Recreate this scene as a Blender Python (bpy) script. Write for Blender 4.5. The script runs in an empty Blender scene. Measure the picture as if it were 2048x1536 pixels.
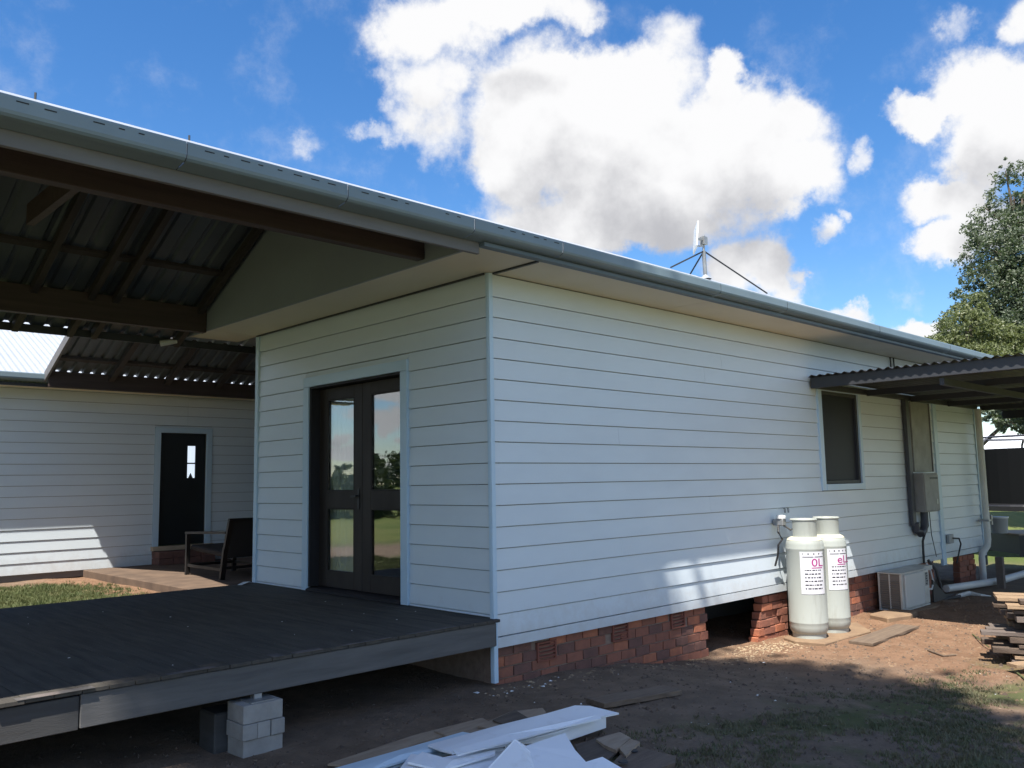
import bpy, bmesh, math, random
import numpy as np
from mathutils import Vector, Matrix, Euler
random.seed(7); rng = np.random.default_rng(7)
S = bpy.context.scene
COL = S.collection
# ------------------------------------------------------------------ camera
CAM = Vector((-4.725, -5.136, 1.6))
RX = Vector((0.719, -0.694, -0.018)); RY = Vector((0.066, 0.094, -0.993)); RZ = Vector((0.691, 0.714, 0.113))
cd = bpy.data.cameras.new('camera'); cd.sensor_width = 36; cd.lens = 36 * 1720 / 2048
cd.clip_start = 0.05; cd.clip_end = 3000
cam = bpy.data.objects.new('camera', cd); COL.objects.link(cam)
up = -RY; back = -RZ
back.normalize(); right = up.cross(back).normalized(); up = back.cross(right).normalized()
cam.matrix_world = Matrix(((right.x, up.x, back.x, CAM.x), (right.y, up.y, back.y, CAM.y), (right.z, up.z, back.z, CAM.z), (0, 0, 0, 1)))
S.camera = cam
def ray(px, py):
    return RX * ((px - 1024) / 1720) + RY * ((py - 768) / 1720) + RZ
def at(px, py, ax, v):
    r = ray(px, py); t = (v - CAM[ax]) / r[ax]; return CAM + r * t
def atd(px, py, d):
    return CAM + ray(px, py) * d
# ------------------------------------------------------------------ world
S.view_settings.view_transform = 'Standard'; S.view_settings.look = 'None'
S.view_settings.exposure = 0.9; S.view_settings.gamma = 1.0; S.view_settings.use_curve_mapping = False
SUNV = Vector((-0.43, -0.2625, 1.0)).normalized()
elev = math.asin(SUNV.z)
W = bpy.data.worlds.new('World'); S.world = W; W.use_nodes = True
W.cycles.sampling_method = 'MANUAL'; W.cycles.sample_map_resolution = 256
nt = W.node_tree; nt.nodes.clear()
def N(t, typ, **kw):
    n = t.nodes.new(typ)
    for k, v in kw.items(): setattr(n, k, v)
    return n
def build_cloud_group(full):
    g = bpy.data.node_groups.new('cloud_density', 'ShaderNodeTree')
    g.interface.new_socket('Vector', in_out='INPUT', socket_type='NodeSocketVector')
    g.interface.new_socket('Density', in_out='OUTPUT', socket_type='NodeSocketFloat')
    gi = N(g, 'NodeGroupInput'); go = N(g, 'NodeGroupOutput'); L = g.links
    # ragged edges: warp the direction by noise
    nz = N(g, 'ShaderNodeTexNoise'); nz.inputs['Scale'].default_value = 9; nz.inputs['Detail'].default_value = 8 if full else 2; nz.inputs['Roughness'].default_value = 0.62
    L.new(gi.outputs[0], nz.inputs['Vector'])
    sub = N(g, 'ShaderNodeVectorMath', operation='SUBTRACT'); sub.inputs[1].default_value = (.5, .5, .5); L.new(nz.outputs['Color'], sub.inputs[0])
    sc = N(g, 'ShaderNodeVectorMath', operation='SCALE'); sc.inputs['Scale'].default_value = 0.11; L.new(sub.outputs[0], sc.inputs[0])
    ad = N(g, 'ShaderNodeVectorMath', operation='ADD'); L.new(gi.outputs[0], ad.inputs[0]); L.new(sc.outputs[0], ad.inputs[1])
    # (px, py, rx, ry, strength): cloud masses seen in the photo, as directions in the sky
    blobs = [(1290, 320, 330, 190, 1.0), (1480, 290, 190, 150, 1.0), (1080, 250, 190, 170, 1.0), (1040, 330, 150, 120, .95), (1560, 360, 130, 90, .9),
             (1250, 170, 190, 80, .75), (1330, 100, 90, 90, .42), (1430, 170, 70, 60, .8), (1230, 440, 330, 80, .95), (1560, 250, 110, 90, .85), (1120, 160, 120, 70, .8),
             (860, 50, 140, 110, .75), (850, 170, 110, 110, .62), (800, 240, 80, 60, .5), (880, 260, 110, 100, .55), (1010, 20, 140, 60, .7), (1140, 20, 90, 60, .55), (960, 10, 170, 70, .7),
             (730, 275, 60, 30, .42), (620, 290, 60, 30, .22),
             (1540, 540, 70, 90, .75), (1480, 530, 90, 90, .75), (1580, 580, 60, 50, .6),
             (1720, 625, 60, 40, .75), (1640, 612, 90, 25, .4), (1850, 655, 70, 30, .85),
             (1960, 195, 130, 110, .9), (2060, 240, 160, 130, .95), (1840, 240, 120, 45, .75), (1920, 400, 125, 60, .85), (1970, 330, 90, 95, .75), (1880, 490, 80, 55, .75), (1990, 450, 110, 75, .8),
             (1640, 465, 45, 35, .5), (1725, 325, 40, 35, .42), (1610, 535, 30, 25, .4), (1680, 430, 25, 25, .35), (1900, 60, 50, 60, .35), (2050, 60, 60, 60, .5), (1820, 600, 50, 30, .25),
             (685, 868, 34, 26, 1.8), (780, 835, 40, 34, 1.85), (805, 890, 40, 16, 1.7),
             (2300, 150, 250, 160, .9), (300, -260, 300, 120, .6), (1300, -300, 420, 160, .8), (2200, -200, 300, 150, .7)]
    if not full: blobs = [b for b in blobs if b[2] * b[3] > 7000 and b[4] > .6]
    last = None
    for (px, py, rx, ry, s) in blobs:
        z = ray(px, py); z = (Vector((-z.x, z.y, z.z)) if s > 1.5 else z).normalized(); s = s - 1 if s > 1.5 else s; x = (RX - z * RX.dot(z)).normalized(); y = z.cross(x)
        m = Matrix((x, y, z)).transposed()
        mp = N(g, 'ShaderNodeMapping', vector_type='TEXTURE')
        k = 1 / 1720 / (ray(px, py).length ** 1.0)
        mp.inputs['Location'].default_value = z; mp.inputs['Rotation'].default_value = m.to_euler('XYZ'); mp.inputs['Scale'].default_value = (rx * k * 1.36, ry * k * 1.36, .5)
        L.new(ad.outputs[0], mp.inputs['Vector'])
        ln = N(g, 'ShaderNodeVectorMath', operation='LENGTH'); L.new(mp.outputs[0], ln.inputs[0])
        mr = N(g, 'ShaderNodeMapRange', interpolation_type='SMOOTHERSTEP'); mr.inputs[1].default_value = 1.0; mr.inputs[2].default_value = 0.0; mr.inputs[3].default_value = 0; mr.inputs[4].default_value = s
        L.new(ln.outputs['Value'], mr.inputs[0])
        if last is None: last = mr.outputs[0]
        else:
            mx = N(g, 'ShaderNodeMath', operation='SMOOTH_MAX'); mx.inputs[2].default_value = 0.14
            L.new(last, mx.inputs[0]); L.new(mr.outputs[0], mx.inputs[1]); last = mx.outputs[0]
    # fair-weather cumulus over the rest of the sky, on a flat layer overhead
    sx = N(g, 'ShaderNodeSeparateXYZ'); L.new(gi.outputs[0], sx.inputs[0])
    zz = N(g, 'ShaderNodeMath', operation='MAXIMUM'); L.new(sx.outputs[2], zz.inputs[0]); zz.inputs[1].default_value = 0.0
    z2 = N(g, 'ShaderNodeMath', operation='ADD'); L.new(zz.outputs[0], z2.inputs[0]); z2.inputs[1].default_value = 0.16
    dv = N(g, 'ShaderNodeVectorMath', operation='DIVIDE'); cb = N(g, 'ShaderNodeCombineXYZ')
    for i in range(3): L.new(z2.outputs[0], cb.inputs[i])
    L.new(gi.outputs[0], dv.inputs[0]); L.new(cb.outputs[0], dv.inputs[1])
    n2 = N(g, 'ShaderNodeTexNoise'); n2.inputs['Scale'].default_value = 1.5; n2.inputs['Detail'].default_value = 8 if full else 3; n2.inputs['Roughness'].default_value = 0.55
    L.new(dv.outputs[0], n2.inputs['Vector'])
    m2 = N(g, 'ShaderNodeMapRange'); m2.inputs[1].default_value = .475; m2.inputs[2].default_value = .68; L.new(n2.outputs['Fac'], m2.inputs[0])
    # keep this layer out of the part of the sky the photo shows
    dt = N(g, 'ShaderNodeVectorMath', operation='DOT_PRODUCT'); dt.inputs[1].default_value = ray(1100, 300).normalized(); L.new(gi.outputs[0], dt.inputs[0])
    m3 = N(g, 'ShaderNodeMapRange', interpolation_type='SMOOTHSTEP'); m3.inputs[1].default_value = .70; m3.inputs[2].default_value = .55; L.new(dt.outputs['Value'], m3.inputs[0])
    mu = N(g, 'ShaderNodeMath', operation='MULTIPLY'); L.new(m2.outputs[0], mu.inputs[0]); L.new(m3.outputs[0], mu.inputs[1])
    mx = N(g, 'ShaderNodeMath', operation='MAXIMUM'); L.new(last, mx.inputs[0]); L.new(mu.outputs[0], mx.inputs[1])
    if not full:
        L.new(mx.outputs[0], go.inputs[0]); return g
    # billows
    n3 = N(g, 'ShaderNodeTexNoise'); n3.inputs['Scale'].default_value = 15; n3.inputs['Detail'].default_value = 11; n3.inputs['Roughness'].default_value = .64; L.new(gi.outputs[0], n3.inputs['Vector'])
    b = N(g, 'ShaderNodeMath', operation='MULTIPLY_ADD'); L.new(n3.outputs['Fac'], b.inputs[0]); b.inputs[1].default_value = 1.0; b.inputs[2].default_value = -.50
    gate = N(g, 'ShaderNodeMapRange'); gate.inputs[1].default_value = 0.0; gate.inputs[2].default_value = .2; L.new(mx.outputs[0], gate.inputs[0])
    bb = N(g, 'ShaderNodeMath', operation='MULTIPLY'); L.new(b.outputs[0], bb.inputs[0]); L.new(gate.outputs[0], bb.inputs[1])
    su = N(g, 'ShaderNodeMath', operation='ADD'); L.new(mx.outputs[0], su.inputs[0]); L.new(bb.outputs[0], su.inputs[1])
    L.new(su.outputs[0], go.inputs[0]); return g
cg = build_cloud_group(True); cs_ = build_cloud_group(False)
tc = N(nt, 'ShaderNodeTexCoord')
d1 = N(nt, 'ShaderNodeGroup'); d1.node_tree = cg; nt.links.new(tc.outputs['Generated'], d1.inputs[0])
off = N(nt, 'ShaderNodeVectorMath', operation='ADD'); off.inputs[1].default_value = (SUNV.x * .04, SUNV.y * .04, .085); nt.links.new(tc.outputs['Generated'], off.inputs[0])
d2 = N(nt, 'ShaderNodeGroup'); d2.node_tree = cs_; nt.links.new(off.outputs[0], d2.inputs[0])
al = N(nt, 'ShaderNodeMapRange', interpolation_type='SMOOTHSTEP'); al.inputs[1].default_value = .10; al.inputs[2].default_value = .56; nt.links.new(d1.outputs[0], al.inputs[0])
bn = N(nt, 'ShaderNodeTexNoise'); bn.inputs['Scale'].default_value = 12; bn.inputs['Detail'].default_value = 7; bn.inputs['Roughness'].default_value = .58; nt.links.new(tc.outputs['Generated'], bn.inputs['Vector'])
sh0 = N(nt, 'ShaderNodeMath', operation='MULTIPLY_ADD'); nt.links.new(bn.outputs['Fac'], sh0.inputs[0]); sh0.inputs[1].default_value = -2.0; nt.links.new(d2.outputs[0], sh0.inputs[2])
sh = N(nt, 'ShaderNodeMapRange', interpolation_type='SMOOTHSTEP'); sh.inputs[1].default_value = -.75; sh.inputs[2].default_value = .42; nt.links.new(sh0.outputs[0], sh.inputs[0])
cr = N(nt, 'ShaderNodeMix', data_type='RGBA'); cr.inputs[6].default_value = (.525, .525, .53, 1); cr.inputs[7].default_value = (.285, .287, .305, 1); nt.links.new(sh.outputs[0], cr.inputs[0])
sky = N(nt, 'ShaderNodeTexSky', sky_type='NISHITA'); sky.sun_disc = False; sky.sun_elevation = elev
sky.sun_rotation = math.atan2(SUNV.x, SUNV.y); sky.air_density = 1.0; sky.dust_density = .4; sky.ozone_density = 2.5; sky.altitude = 300
hs = N(nt, 'ShaderNodeHueSaturation'); hs.inputs['Saturation'].default_value = 1.3; hs.inputs['Hue'].default_value = .504; hs.inputs['Value'].default_value = .98; nt.links.new(sky.outputs[0], hs.inputs['Color'])
bg = N(nt, 'ShaderNodeBackground'); bg.inputs['Strength'].default_value = 0.108; nt.links.new(hs.outputs[0], bg.inputs['Color'])
bc = N(nt, 'ShaderNodeBackground'); bc.inputs['Strength'].default_value = 1.0; nt.links.new(cr.outputs[2], bc.inputs['Color'])
ms = N(nt, 'ShaderNodeMixShader'); nt.links.new(al.outputs[0], ms.inputs[0]); nt.links.new(bg.outputs[0], ms.inputs[1]); nt.links.new(bc.outputs[0], ms.inputs[2])
wo = N(nt, 'ShaderNodeOutputWorld'); nt.links.new(ms.outputs[0], wo.inputs[0])
sd = bpy.data.lights.new('sun', 'SUN'); sd.energy = 5.0; sd.angle = math.radians(.53); sd.color = (1, .95, .87)
sun = bpy.data.objects.new('sun', sd); COL.objects.link(sun); sun.rotation_euler = SUNV.to_track_quat('Z', 'Y').to_euler(); sun.location = (-10, -8, 25)

# ------------------------------------------------------------------ materials
def mat(name, c1, rough=.6, c2=None, scale=6., stretch=(1, 1, 1), bump=0., bscale=40., spec=.5, metal=0., detail=6., dist=.01, lo=.35, hi=.65):
    m = bpy.data.materials.new(name); m.use_nodes = True; t = m.node_tree; p = t.nodes['Principled BSDF']
    p.inputs['Roughness'].default_value = rough; p.inputs['Metallic'].default_value = metal; p.inputs['Specular IOR Level'].default_value = spec
    p.inputs['Base Color'].default_value = (*c1, 1)
    if c2 or bump:
        tcn = N(t, 'ShaderNodeTexCoord'); mp = N(t, 'ShaderNodeMapping'); mp.inputs['Scale'].default_value = stretch
        t.links.new(tcn.outputs['Object'], mp.inputs['Vector'])
    if c2:
        oi = N(t, 'ShaderNodeObjectInfo'); ad = N(t, 'ShaderNodeVectorMath', operation='SCALE'); ad.inputs[0].default_value = (13, 7, 29); t.links.new(oi.outputs['Random'], ad.inputs['Scale'])
        a2 = N(t, 'ShaderNodeVectorMath', operation='ADD'); t.links.new(mp.outputs[0], a2.inputs[0]); t.links.new(ad.outputs[0], a2.inputs[1])
        nz = N(t, 'ShaderNodeTexNoise'); nz.inputs['Scale'].default_value = scale; nz.inputs['Detail'].default_value = detail; nz.inputs['Roughness'].default_value = .6
        t.links.new(a2.outputs[0], nz.inputs['Vector'])
        mr = N(t, 'ShaderNodeMapRange'); mr.inputs[1].default_value = lo; mr.inputs[2].default_value = hi; t.links.new(nz.outputs['Fac'], mr.inputs[0])
        mx = N(t, 'ShaderNodeMix', data_type='RGBA'); mx.inputs[6].default_value = (*c1, 1); mx.inputs[7].default_value = (*c2, 1)
        t.links.new(mr.outputs[0], mx.inputs[0]); t.links.new(mx.outputs[2], p.inputs['Base Color'])
        rr = N(t, 'ShaderNodeMapRange'); rr.inputs[3].default_value = max(.03, rough - .06); rr.inputs[4].default_value = min(1, rough + .08); t.links.new(nz.outputs['Fac'], rr.inputs[0]); t.links.new(rr.outputs[0], p.inputs['Roughness'])
    if bump:
        nb = N(t, 'ShaderNodeTexNoise'); nb.inputs['Scale'].default_value = bscale; nb.inputs['Detail'].default_value = 8; t.links.new(mp.outputs[0], nb.inputs['Vector'])
        bp = N(t, 'ShaderNodeBump'); bp.inputs['Strength'].default_value = bump; bp.inputs['Distance'].default_value = dist
        t.links.new(nb.outputs['Fac'], bp.inputs['Height']); t.links.new(bp.outputs[0], p.inputs['Normal'])
    return m
M = {}
M['board'] = mat('white_board_paint', (.67, .745, .795), .38, (.64, .71, .76), 1.4, (1, 1, 3), .06, 60, .5)
M['trim'] = mat('white_trim_paint', (.54, .69, .81), .4, (.50, .65, .77), 2., (1, 1, .5), .04, 50)
M['core'] = mat('building_wrap', (.15, .145, .14), .9)
M['inner'] = mat('interior_lining', (.16, .15, .14), .8)
M['soffit'] = mat('cream_soffit_sheet', (.72, .67, .53), .6, (.68, .63, .49), 1.5)
M['gable'] = mat('grey_gable_sheet', (.27, .305, .325), .6, (.25, .28, .30), 1.)
M['gutter'] = mat('blue_grey_gutter', (.185, .245, .275), .4, (.165, .22, .25), 2., (1, 1, 1), .03, 30, .5)
M['gutter_shade'] = mat('shaded_gutter_blue', (.13, .17, .20), .5, (.11, .15, .18), 2.)  # gutter blue darkened: the shade below the gutter is in the colour
M['slot'] = mat('black_slot', (.02, .02, .022), .8)
M['fascia'] = mat('grey_timber_fascia', (.17, .165, .165), .6, (.14, .135, .135), 3., (.5, 3, 3))
M['beam'] = mat('brown_stained_beam', (.07, .048, .04), .6, (.05, .034, .028), 4., (.3, 6, 6), .15, 30)
M['rafter'] = mat('brown_grey_rafter', (.052, .044, .040), .6, (.04, .034, .031), 4., (6, .4, 6), .1, 30)
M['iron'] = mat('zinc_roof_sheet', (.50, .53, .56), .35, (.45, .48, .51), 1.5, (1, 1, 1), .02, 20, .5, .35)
M['iron_shaded'] = mat('zinc_sheet_shaded', (.115, .135, .15), .45, (.095, .112, .127), 2., (1, 1, 1), .02, 20, .5, .3)  # same roof zinc, darkened so the colour carries the shade under the roofs
M['door_paint'] = mat('dark_brown_door_paint', (.044, .034, .029), .55, (.035, .027, .023), 5., (1, 1, .3), .05, 40, .25)
M['jamb'] = mat('dark_jamb_paint', (.025, .023, .025), .6, spec=.25)
M['deck'] = mat('dark_grey_deck_paint', (.098, .088, .074), .78, (.060, .055, .049), 2.5, (6, .7, 1), .2, 50, .2)
M['deck_end'] = mat('worn_grey_timber', (.135, .130, .125), .85, (.085, .083, .08), 3., (.4, 1, 4), .15, 60)
M['worn'] = mat('bare_worn_wood', (.15, .125, .115), .85, (.085, .08, .078), 9., (1, 1, 1), .3, 60, lo=.45, hi=.55)
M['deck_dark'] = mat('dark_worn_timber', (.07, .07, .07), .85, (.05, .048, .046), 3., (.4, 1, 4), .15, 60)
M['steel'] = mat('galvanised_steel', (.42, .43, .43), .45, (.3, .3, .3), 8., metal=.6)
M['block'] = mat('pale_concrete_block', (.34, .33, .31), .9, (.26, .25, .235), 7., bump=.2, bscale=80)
M['brick'] = mat('red_brick', (.33, .125, .078), .92, (.22, .095, .065), 9., bump=.5, bscale=50, lo=.3, hi=.7)
M['brick_dark'] = mat('dark_red_brick', (.20, .095, .072), .92, (.14, .072, .058), 9., bump=.5, bscale=50)
M['brick_orange'] = mat('orange_brick', (.46, .165, .085), .92, (.34, .125, .075), 9., bump=.5, bscale=50)
M['mortar'] = mat('brown_mortar', (.30, .215, .165), .95, (.22, .15, .115), 14., bump=.5, bscale=80)
M['vent'] = mat('terracotta_vent', (.22, .075, .05), .9)
M['black'] = mat('black_plastic', (.018, .018, .02), .5)
M['dark'] = mat('charcoal_paint', (.045, .048, .055), .5, (.038, .04, .046), 3.)
M['duct'] = mat('dark_grey_plastic_duct', (.055, .058, .07), .5)
M['box'] = mat('grey_beige_steel_box', (.30, .30, .285), .55, (.24, .24, .225), 5.)
M['pvc'] = mat('white_pvc', (.68, .68, .65), .4, (.60, .60, .57), 3.)
M['cyl'] = mat('pale_green_grey_enamel', (.40, .425, .39), .42, (.27, .265, .23), 7., (1, 1, .22), .05, 30, lo=.52, hi=.80)
M['label'] = mat('white_label_paper', (.72, .72, .76), .5)
M['print'] = mat('black_print', (.04, .04, .05), .6)
M['print_pink'] = mat('magenta_print', (.42, .04, .22), .6)
M['dome_sun'] = mat('sunlit_enamel_top', (.66, .62, .48), .5, (.56, .54, .42), 6.)  # paler, warmer enamel: sunlight on the cylinder tops put into the colour
M['ac'] = mat('aged_white_casing', (.66, .65, .60), .5, (.50, .49, .44), 3.)
M['ac_panel'] = mat('pale_grey_panel', (.60, .60, .565), .5)
M['grille'] = mat('brown_grey_grille', (.20, .18, .155), .7)
M['sheet'] = mat('white_sheet_offcut', (.86, .88, .90), .38, (.62, .60, .56), 5., bump=.05, bscale=14, lo=.58, hi=.9)
M['sheet_blue'] = mat('pale_blue_sheet_offcut', (.60, .74, .84), .35, (.55, .69, .79), 2.)
M['ply'] = mat('raw_brown_board', (.36, .28, .20), .8, (.27, .20, .14), 5., (1, 4, 1), .2, 30)
M['ply_dark'] = mat('weathered_brown_board', (.125, .095, .07), .85, (.08, .06, .045), 5., (1, 5, 1), .3, 30)
M['plank'] = mat('weathered_grey_plank', (.18, .13, .09), .85, (.12, .085, .06), 6., (.5, 6, 6), .4, 30)
M['wood_a'] = mat('sawn_timber_pale', (.34, .235, .14), .8, (.25, .165, .10), 6., (6, .6, 6), .4, 30)
M['wood_b'] = mat('sawn_timber_brown', (.12, .085, .06), .85, (.085, .06, .045), 6., (6, .6, 6), .4, 30)
M['wood_c'] = mat('grey_old_timber', (.15, .12, .10), .85, (.13, .10, .085), 6., (6, .6, 6), .4, 30)
M['wing_door'] = mat('black_green_door_paint', (.014, .018, .02), .4)
M['chair'] = mat('black_brown_timber', (.012, .0105, .010), .5, (.009, .008, .008), 6.)
M['cushion'] = mat('black_sling_fabric', (.02, .021, .024), .8, bump=.2, bscale=150)
M['cushion2'] = mat('dark_brown_seat', (.014, .011, .010), .85, bump=.2, bscale=150)
M['slab'] = mat('red_brown_concrete', (.15, .10, .067), .9, (.09, .06, .042), 3., bump=.35, bscale=25)
M['conc'] = mat('tan_concrete', (.26, .175, .105), .9, (.20, .13, .08), 5., bump=.4, bscale=40)
M['curtain'] = mat('white_sheer_curtain', (.80, .82, .82), .9)
M['leaf'] = mat('grey_green_leaf', (.12, .15, .098), .5, (.17, .195, .13), .7)
M['leaf_b'] = mat('olive_leaf', (.13, .155, .06), .5, (.18, .20, .095), .8)
M['leaf_d'] = mat('dark_tree_leaf', (.035, .06, .03), .6, (.06, .085, .035), .8)
M['bark'] = mat('grey_brown_bark', (.14, .11, .085), .9, (.09, .07, .055), 6., (3, 3, .5), .5, 20)
M['mesh'] = mat('black_net_fabric', (.010, .011, .012), .9, spec=.05)
M['shed_roof'] = mat('white_shed_roof', (.68, .71, .74), .4)
M['shed_wall'] = mat('pale_shed_wall', (.30, .32, .34), .7)
M['bed'] = mat('tan_timber_bed', (.52, .40, .28), .75, (.42, .32, .22), 4.)
M['bucket'] = mat('grey_tub', (.36, .37, .37), .5)
M['chip'] = mat('pale_wood_chip', (.40, .30, .19), .85, (.26, .19, .12), 20.)
M['pebble'] = mat('brown_pebble', (.13, .095, .07), .9, (.075, .055, .042), 20.)
M['clod'] = mat('brown_clod', (.12, .085, .062), .95, (.08, .058, .044), 30., bump=.5, bscale=120)
M['litter'] = mat('dry_leaf_litter', (.30, .225, .15), .9, (.16, .115, .08), 30.)
M['scrap'] = mat('white_scrap', (.78, .78, .76), .6)
M['hose'] = mat('dark_hose', (.05, .047, .044), .55)
def leaf_translucent(m, col):
    t = m.node_tree; p = t.nodes['Principled BSDF']; o = t.nodes['Material Output']
    tr = N(t, 'ShaderNodeBsdfTranslucent'); tr.inputs['Color'].default_value = (*col, 1)
    mx = N(t, 'ShaderNodeMixShader'); mx.inputs[0].default_value = .3
    t.links.new(p.outputs[0], mx.inputs[1]); t.links.new(tr.outputs[0], mx.inputs[2]); t.links.new(mx.outputs[0], o.inputs['Surface'])
leaf_translucent(M['leaf'], (.10, .16, .05)); leaf_translucent(M['leaf_b'], (.2, .25, .06)); leaf_translucent(M['leaf_d'], (.07, .1, .03)); leaf_translucent(M['curtain'], (.8, .82, .82))
def glass_mat(name, tint, refl, rough=0.0):
    m = bpy.data.materials.new(name); m.use_nodes = True; t = m.node_tree; t.nodes.clear()
    fr = N(t, 'ShaderNodeLayerWeight'); fr.inputs['Blend'].default_value = .5
    pw = N(t, 'ShaderNodeMath', operation='POWER'); pw.inputs[1].default_value = 3.0; t.links.new(fr.outputs['Facing'], pw.inputs[0])
    mu = N(t, 'ShaderNodeMath', operation='MULTIPLY_ADD'); mu.inputs[1].default_value = .85; mu.inputs[2].default_value = refl; mu.use_clamp = True; t.links.new(pw.outputs[0], mu.inputs[0])
    a = N(t, 'ShaderNodeBsdfTransparent'); a.inputs[0].default_value = (*tint, 1); b = N(t, 'ShaderNodeBsdfGlossy'); b.inputs['Roughness'].default_value = rough; b.inputs['Color'].default_value = (.95, .97, 1, 1)
    nb = N(t, 'ShaderNodeTexNoise'); nb.inputs['Scale'].default_value = 1.5; bp = N(t, 'ShaderNodeBump'); bp.inputs['Strength'].default_value = .05; bp.inputs['Distance'].default_value = .02
    t.links.new(nb.outputs['Fac'], bp.inputs['Height']); t.links.new(bp.outputs[0], b.inputs['Normal'])
    x = N(t, 'ShaderNodeMixShader'); t.links.new(mu.outputs[0], x.inputs[0]); t.links.new(a.outputs[0], x.inputs[1]); t.links.new(b.outputs[0], x.inputs[2])
    o = N(t, 'ShaderNodeOutputMaterial'); t.links.new(x.outputs[0], o.inputs[0]); return m
M['glass'] = glass_mat('door_glass', (.90, .93, .93), .13)
M['dark_glass'] = mat('screened_window_glass', (.026, .028, .038), .45, (.034, .037, .048), 2., spec=.12)
def emit(name, c, s):
    m = bpy.data.materials.new(name); m.use_nodes = True; p = m.node_tree.nodes['Principled BSDF']; p.inputs['Base Color'].default_value = (*c, 1)
    p.inputs['Emission Color'].default_value = (*c, 1); p.inputs['Emission Strength'].default_value = s; return m
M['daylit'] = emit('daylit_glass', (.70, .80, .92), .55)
# ------------------------------------------------------------------ helpers
class MB:
    def __init__(s): s.v = []; s.f = []; s.mi = []
    def add(s, vs, fs, mi=0):
        b = len(s.v); s.v += [tuple(v) for v in vs]; s.f += [tuple(i + b for i in f) for f in fs]; s.mi += [mi] * len(fs)
    def box(s, x0, x1, y0, y1, z0, z1, mi=0):
        s.add([(x0, y0, z0), (x1, y0, z0), (x1, y1, z0), (x0, y1, z0), (x0, y0, z1), (x1, y0, z1), (x1, y1, z1), (x0, y1, z1)],
              [(0, 3, 2, 1), (4, 5, 6, 7), (0, 1, 5, 4), (1, 2, 6, 5), (2, 3, 7, 6), (3, 0, 4, 7)], mi); return s
    def prism(s, pts, axis, a, b, mi=0):   # closed 2-D outline swept along an axis; pts in the two other axes in order
        n = len(pts)
        def P(p, t): return {0: (t, p[0], p[1]), 1: (p[0], t, p[1]), 2: (p[0], p[1], t)}[axis]
        s.add([P(p, a) for p in pts] + [P(p, b) for p in pts], [tuple(range(n))[::-1], tuple(range(n, 2 * n))] + [(i, (i + 1) % n, n + (i + 1) % n, n + i) for i in range(n)], mi); return s
    def beam(s, a, b, w, h, mi=0, up=(0, 0, 1)):
        a = Vector(a); b = Vector(b); d = (b - a).normalized(); sd = d.cross(Vector(up)).normalized(); u = sd.cross(d)
        vs = [p + sd * (i * w / 2) + u * (j * h / 2) for p in (a, b) for (i, j) in ((-1, -1), (1, -1), (1, 1), (-1, 1))]
        s.add(vs, [(0, 1, 2, 3), (7, 6, 5, 4), (0, 4, 5, 1), (1, 5, 6, 2), (2, 6, 7, 3), (3, 7, 4, 0)], mi); return s
    def tube(s, pts, r, n=10, mi=0, cap=True):
        pts = [Vector(p) for p in pts]; rs = r if isinstance(r, (list, tuple)) else [r] * len(pts); rings = []
        ref = Vector((0, 0, 1))
        vs = []; fs = []
        for i, p in enumerate(pts):
            d = (pts[min(i + 1, len(pts) - 1)] - pts[max(i - 1, 0)]).normalized()
            if abs(d.dot(ref)) > .95: ref = Vector((1, 0, 0)) if abs(d.x) < .9 else Vector((0, 1, 0))
            a = d.cross(ref).normalized(); b = d.cross(a); ref = a.cross(d) if False else ref
            vs += [p + (a * math.cos(2 * math.pi * k / n) + b * math.sin(2 * math.pi * k / n)) * rs[i] for k in range(n)]
        for i in range(len(pts) - 1):
            for k in range(n): fs.append((i * n + k, i * n + (k + 1) % n, (i + 1) * n + (k + 1) % n, (i + 1) * n + k))
        if cap: fs += [tuple(range(n)), tuple(range((len(pts) - 1) * n, len(pts) * n))[::-1]]
        s.add(vs, fs, mi); return s
    def lathe(s, prof, n=32, c=(0, 0), mi=0, a0=0, a1=2 * math.pi):
        full = abs(a1 - a0 - 2 * math.pi) < 1e-6; m = n if full else n + 1; vs = []; fs = []
        for (r, z) in prof: vs += [(c[0] + r * math.cos(a0 + (a1 - a0) * k / n), c[1] + r * math.sin(a0 + (a1 - a0) * k / n), z) for k in range(m)]
        for i in range(len(prof) - 1):
            for k in range(n): fs.append((i * m + k, i * m + (k + 1) % m, (i + 1) * m + (k + 1) % m, (i + 1) * m + k))
        s.add(vs, fs, mi); return s
    def mesh(s, name, mats):
        me = bpy.data.meshes.new(name); me.from_pydata(s.v, [], s.f)
        for m in (mats if isinstance(mats, (list, tuple)) else [mats]): me.materials.append(m)
        if any(s.mi): me.polygons.foreach_set('material_index', s.mi)
        bm = bmesh.new(); bm.from_mesh(me); bmesh.ops.recalc_face_normals(bm, faces=bm.faces); bm.to_mesh(me); bm.free()
        return me
def link(o, parent=None):
    COL.objects.link(o)
    if parent is not None:
        o.parent = parent; o.matrix_parent_inverse = Matrix.LocRotScale(parent.location, parent.rotation_euler, None).inverted() if parent.parent is None else (parent.matrix_parent_inverse.copy() if False else Matrix.Identity(4))
        if parent.parent is not None:   # sub-part: keep world coordinates
            W2 = world_of(parent); o.matrix_parent_inverse = W2.inverted()
    return o
def world_of(o):
    m = Matrix.LocRotScale(o.location, o.rotation_euler, o.scale)
    if o.parent is not None: m = world_of(o.parent) @ o.matrix_parent_inverse @ m
    return m
def tag(o, label=None, cat=None, group=None, kind=None):
    if label: o['label'] = label
    if cat: o['category'] = cat
    if group: o['group'] = group
    if kind: o['kind'] = kind
    return o
def thing(name, label, cat, loc=(0, 0, 0), group=None):
    o = bpy.data.objects.new(name, None); o.location = loc; o.empty_display_size = .2; COL.objects.link(o)
    return tag(o, label, cat, group)
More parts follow.
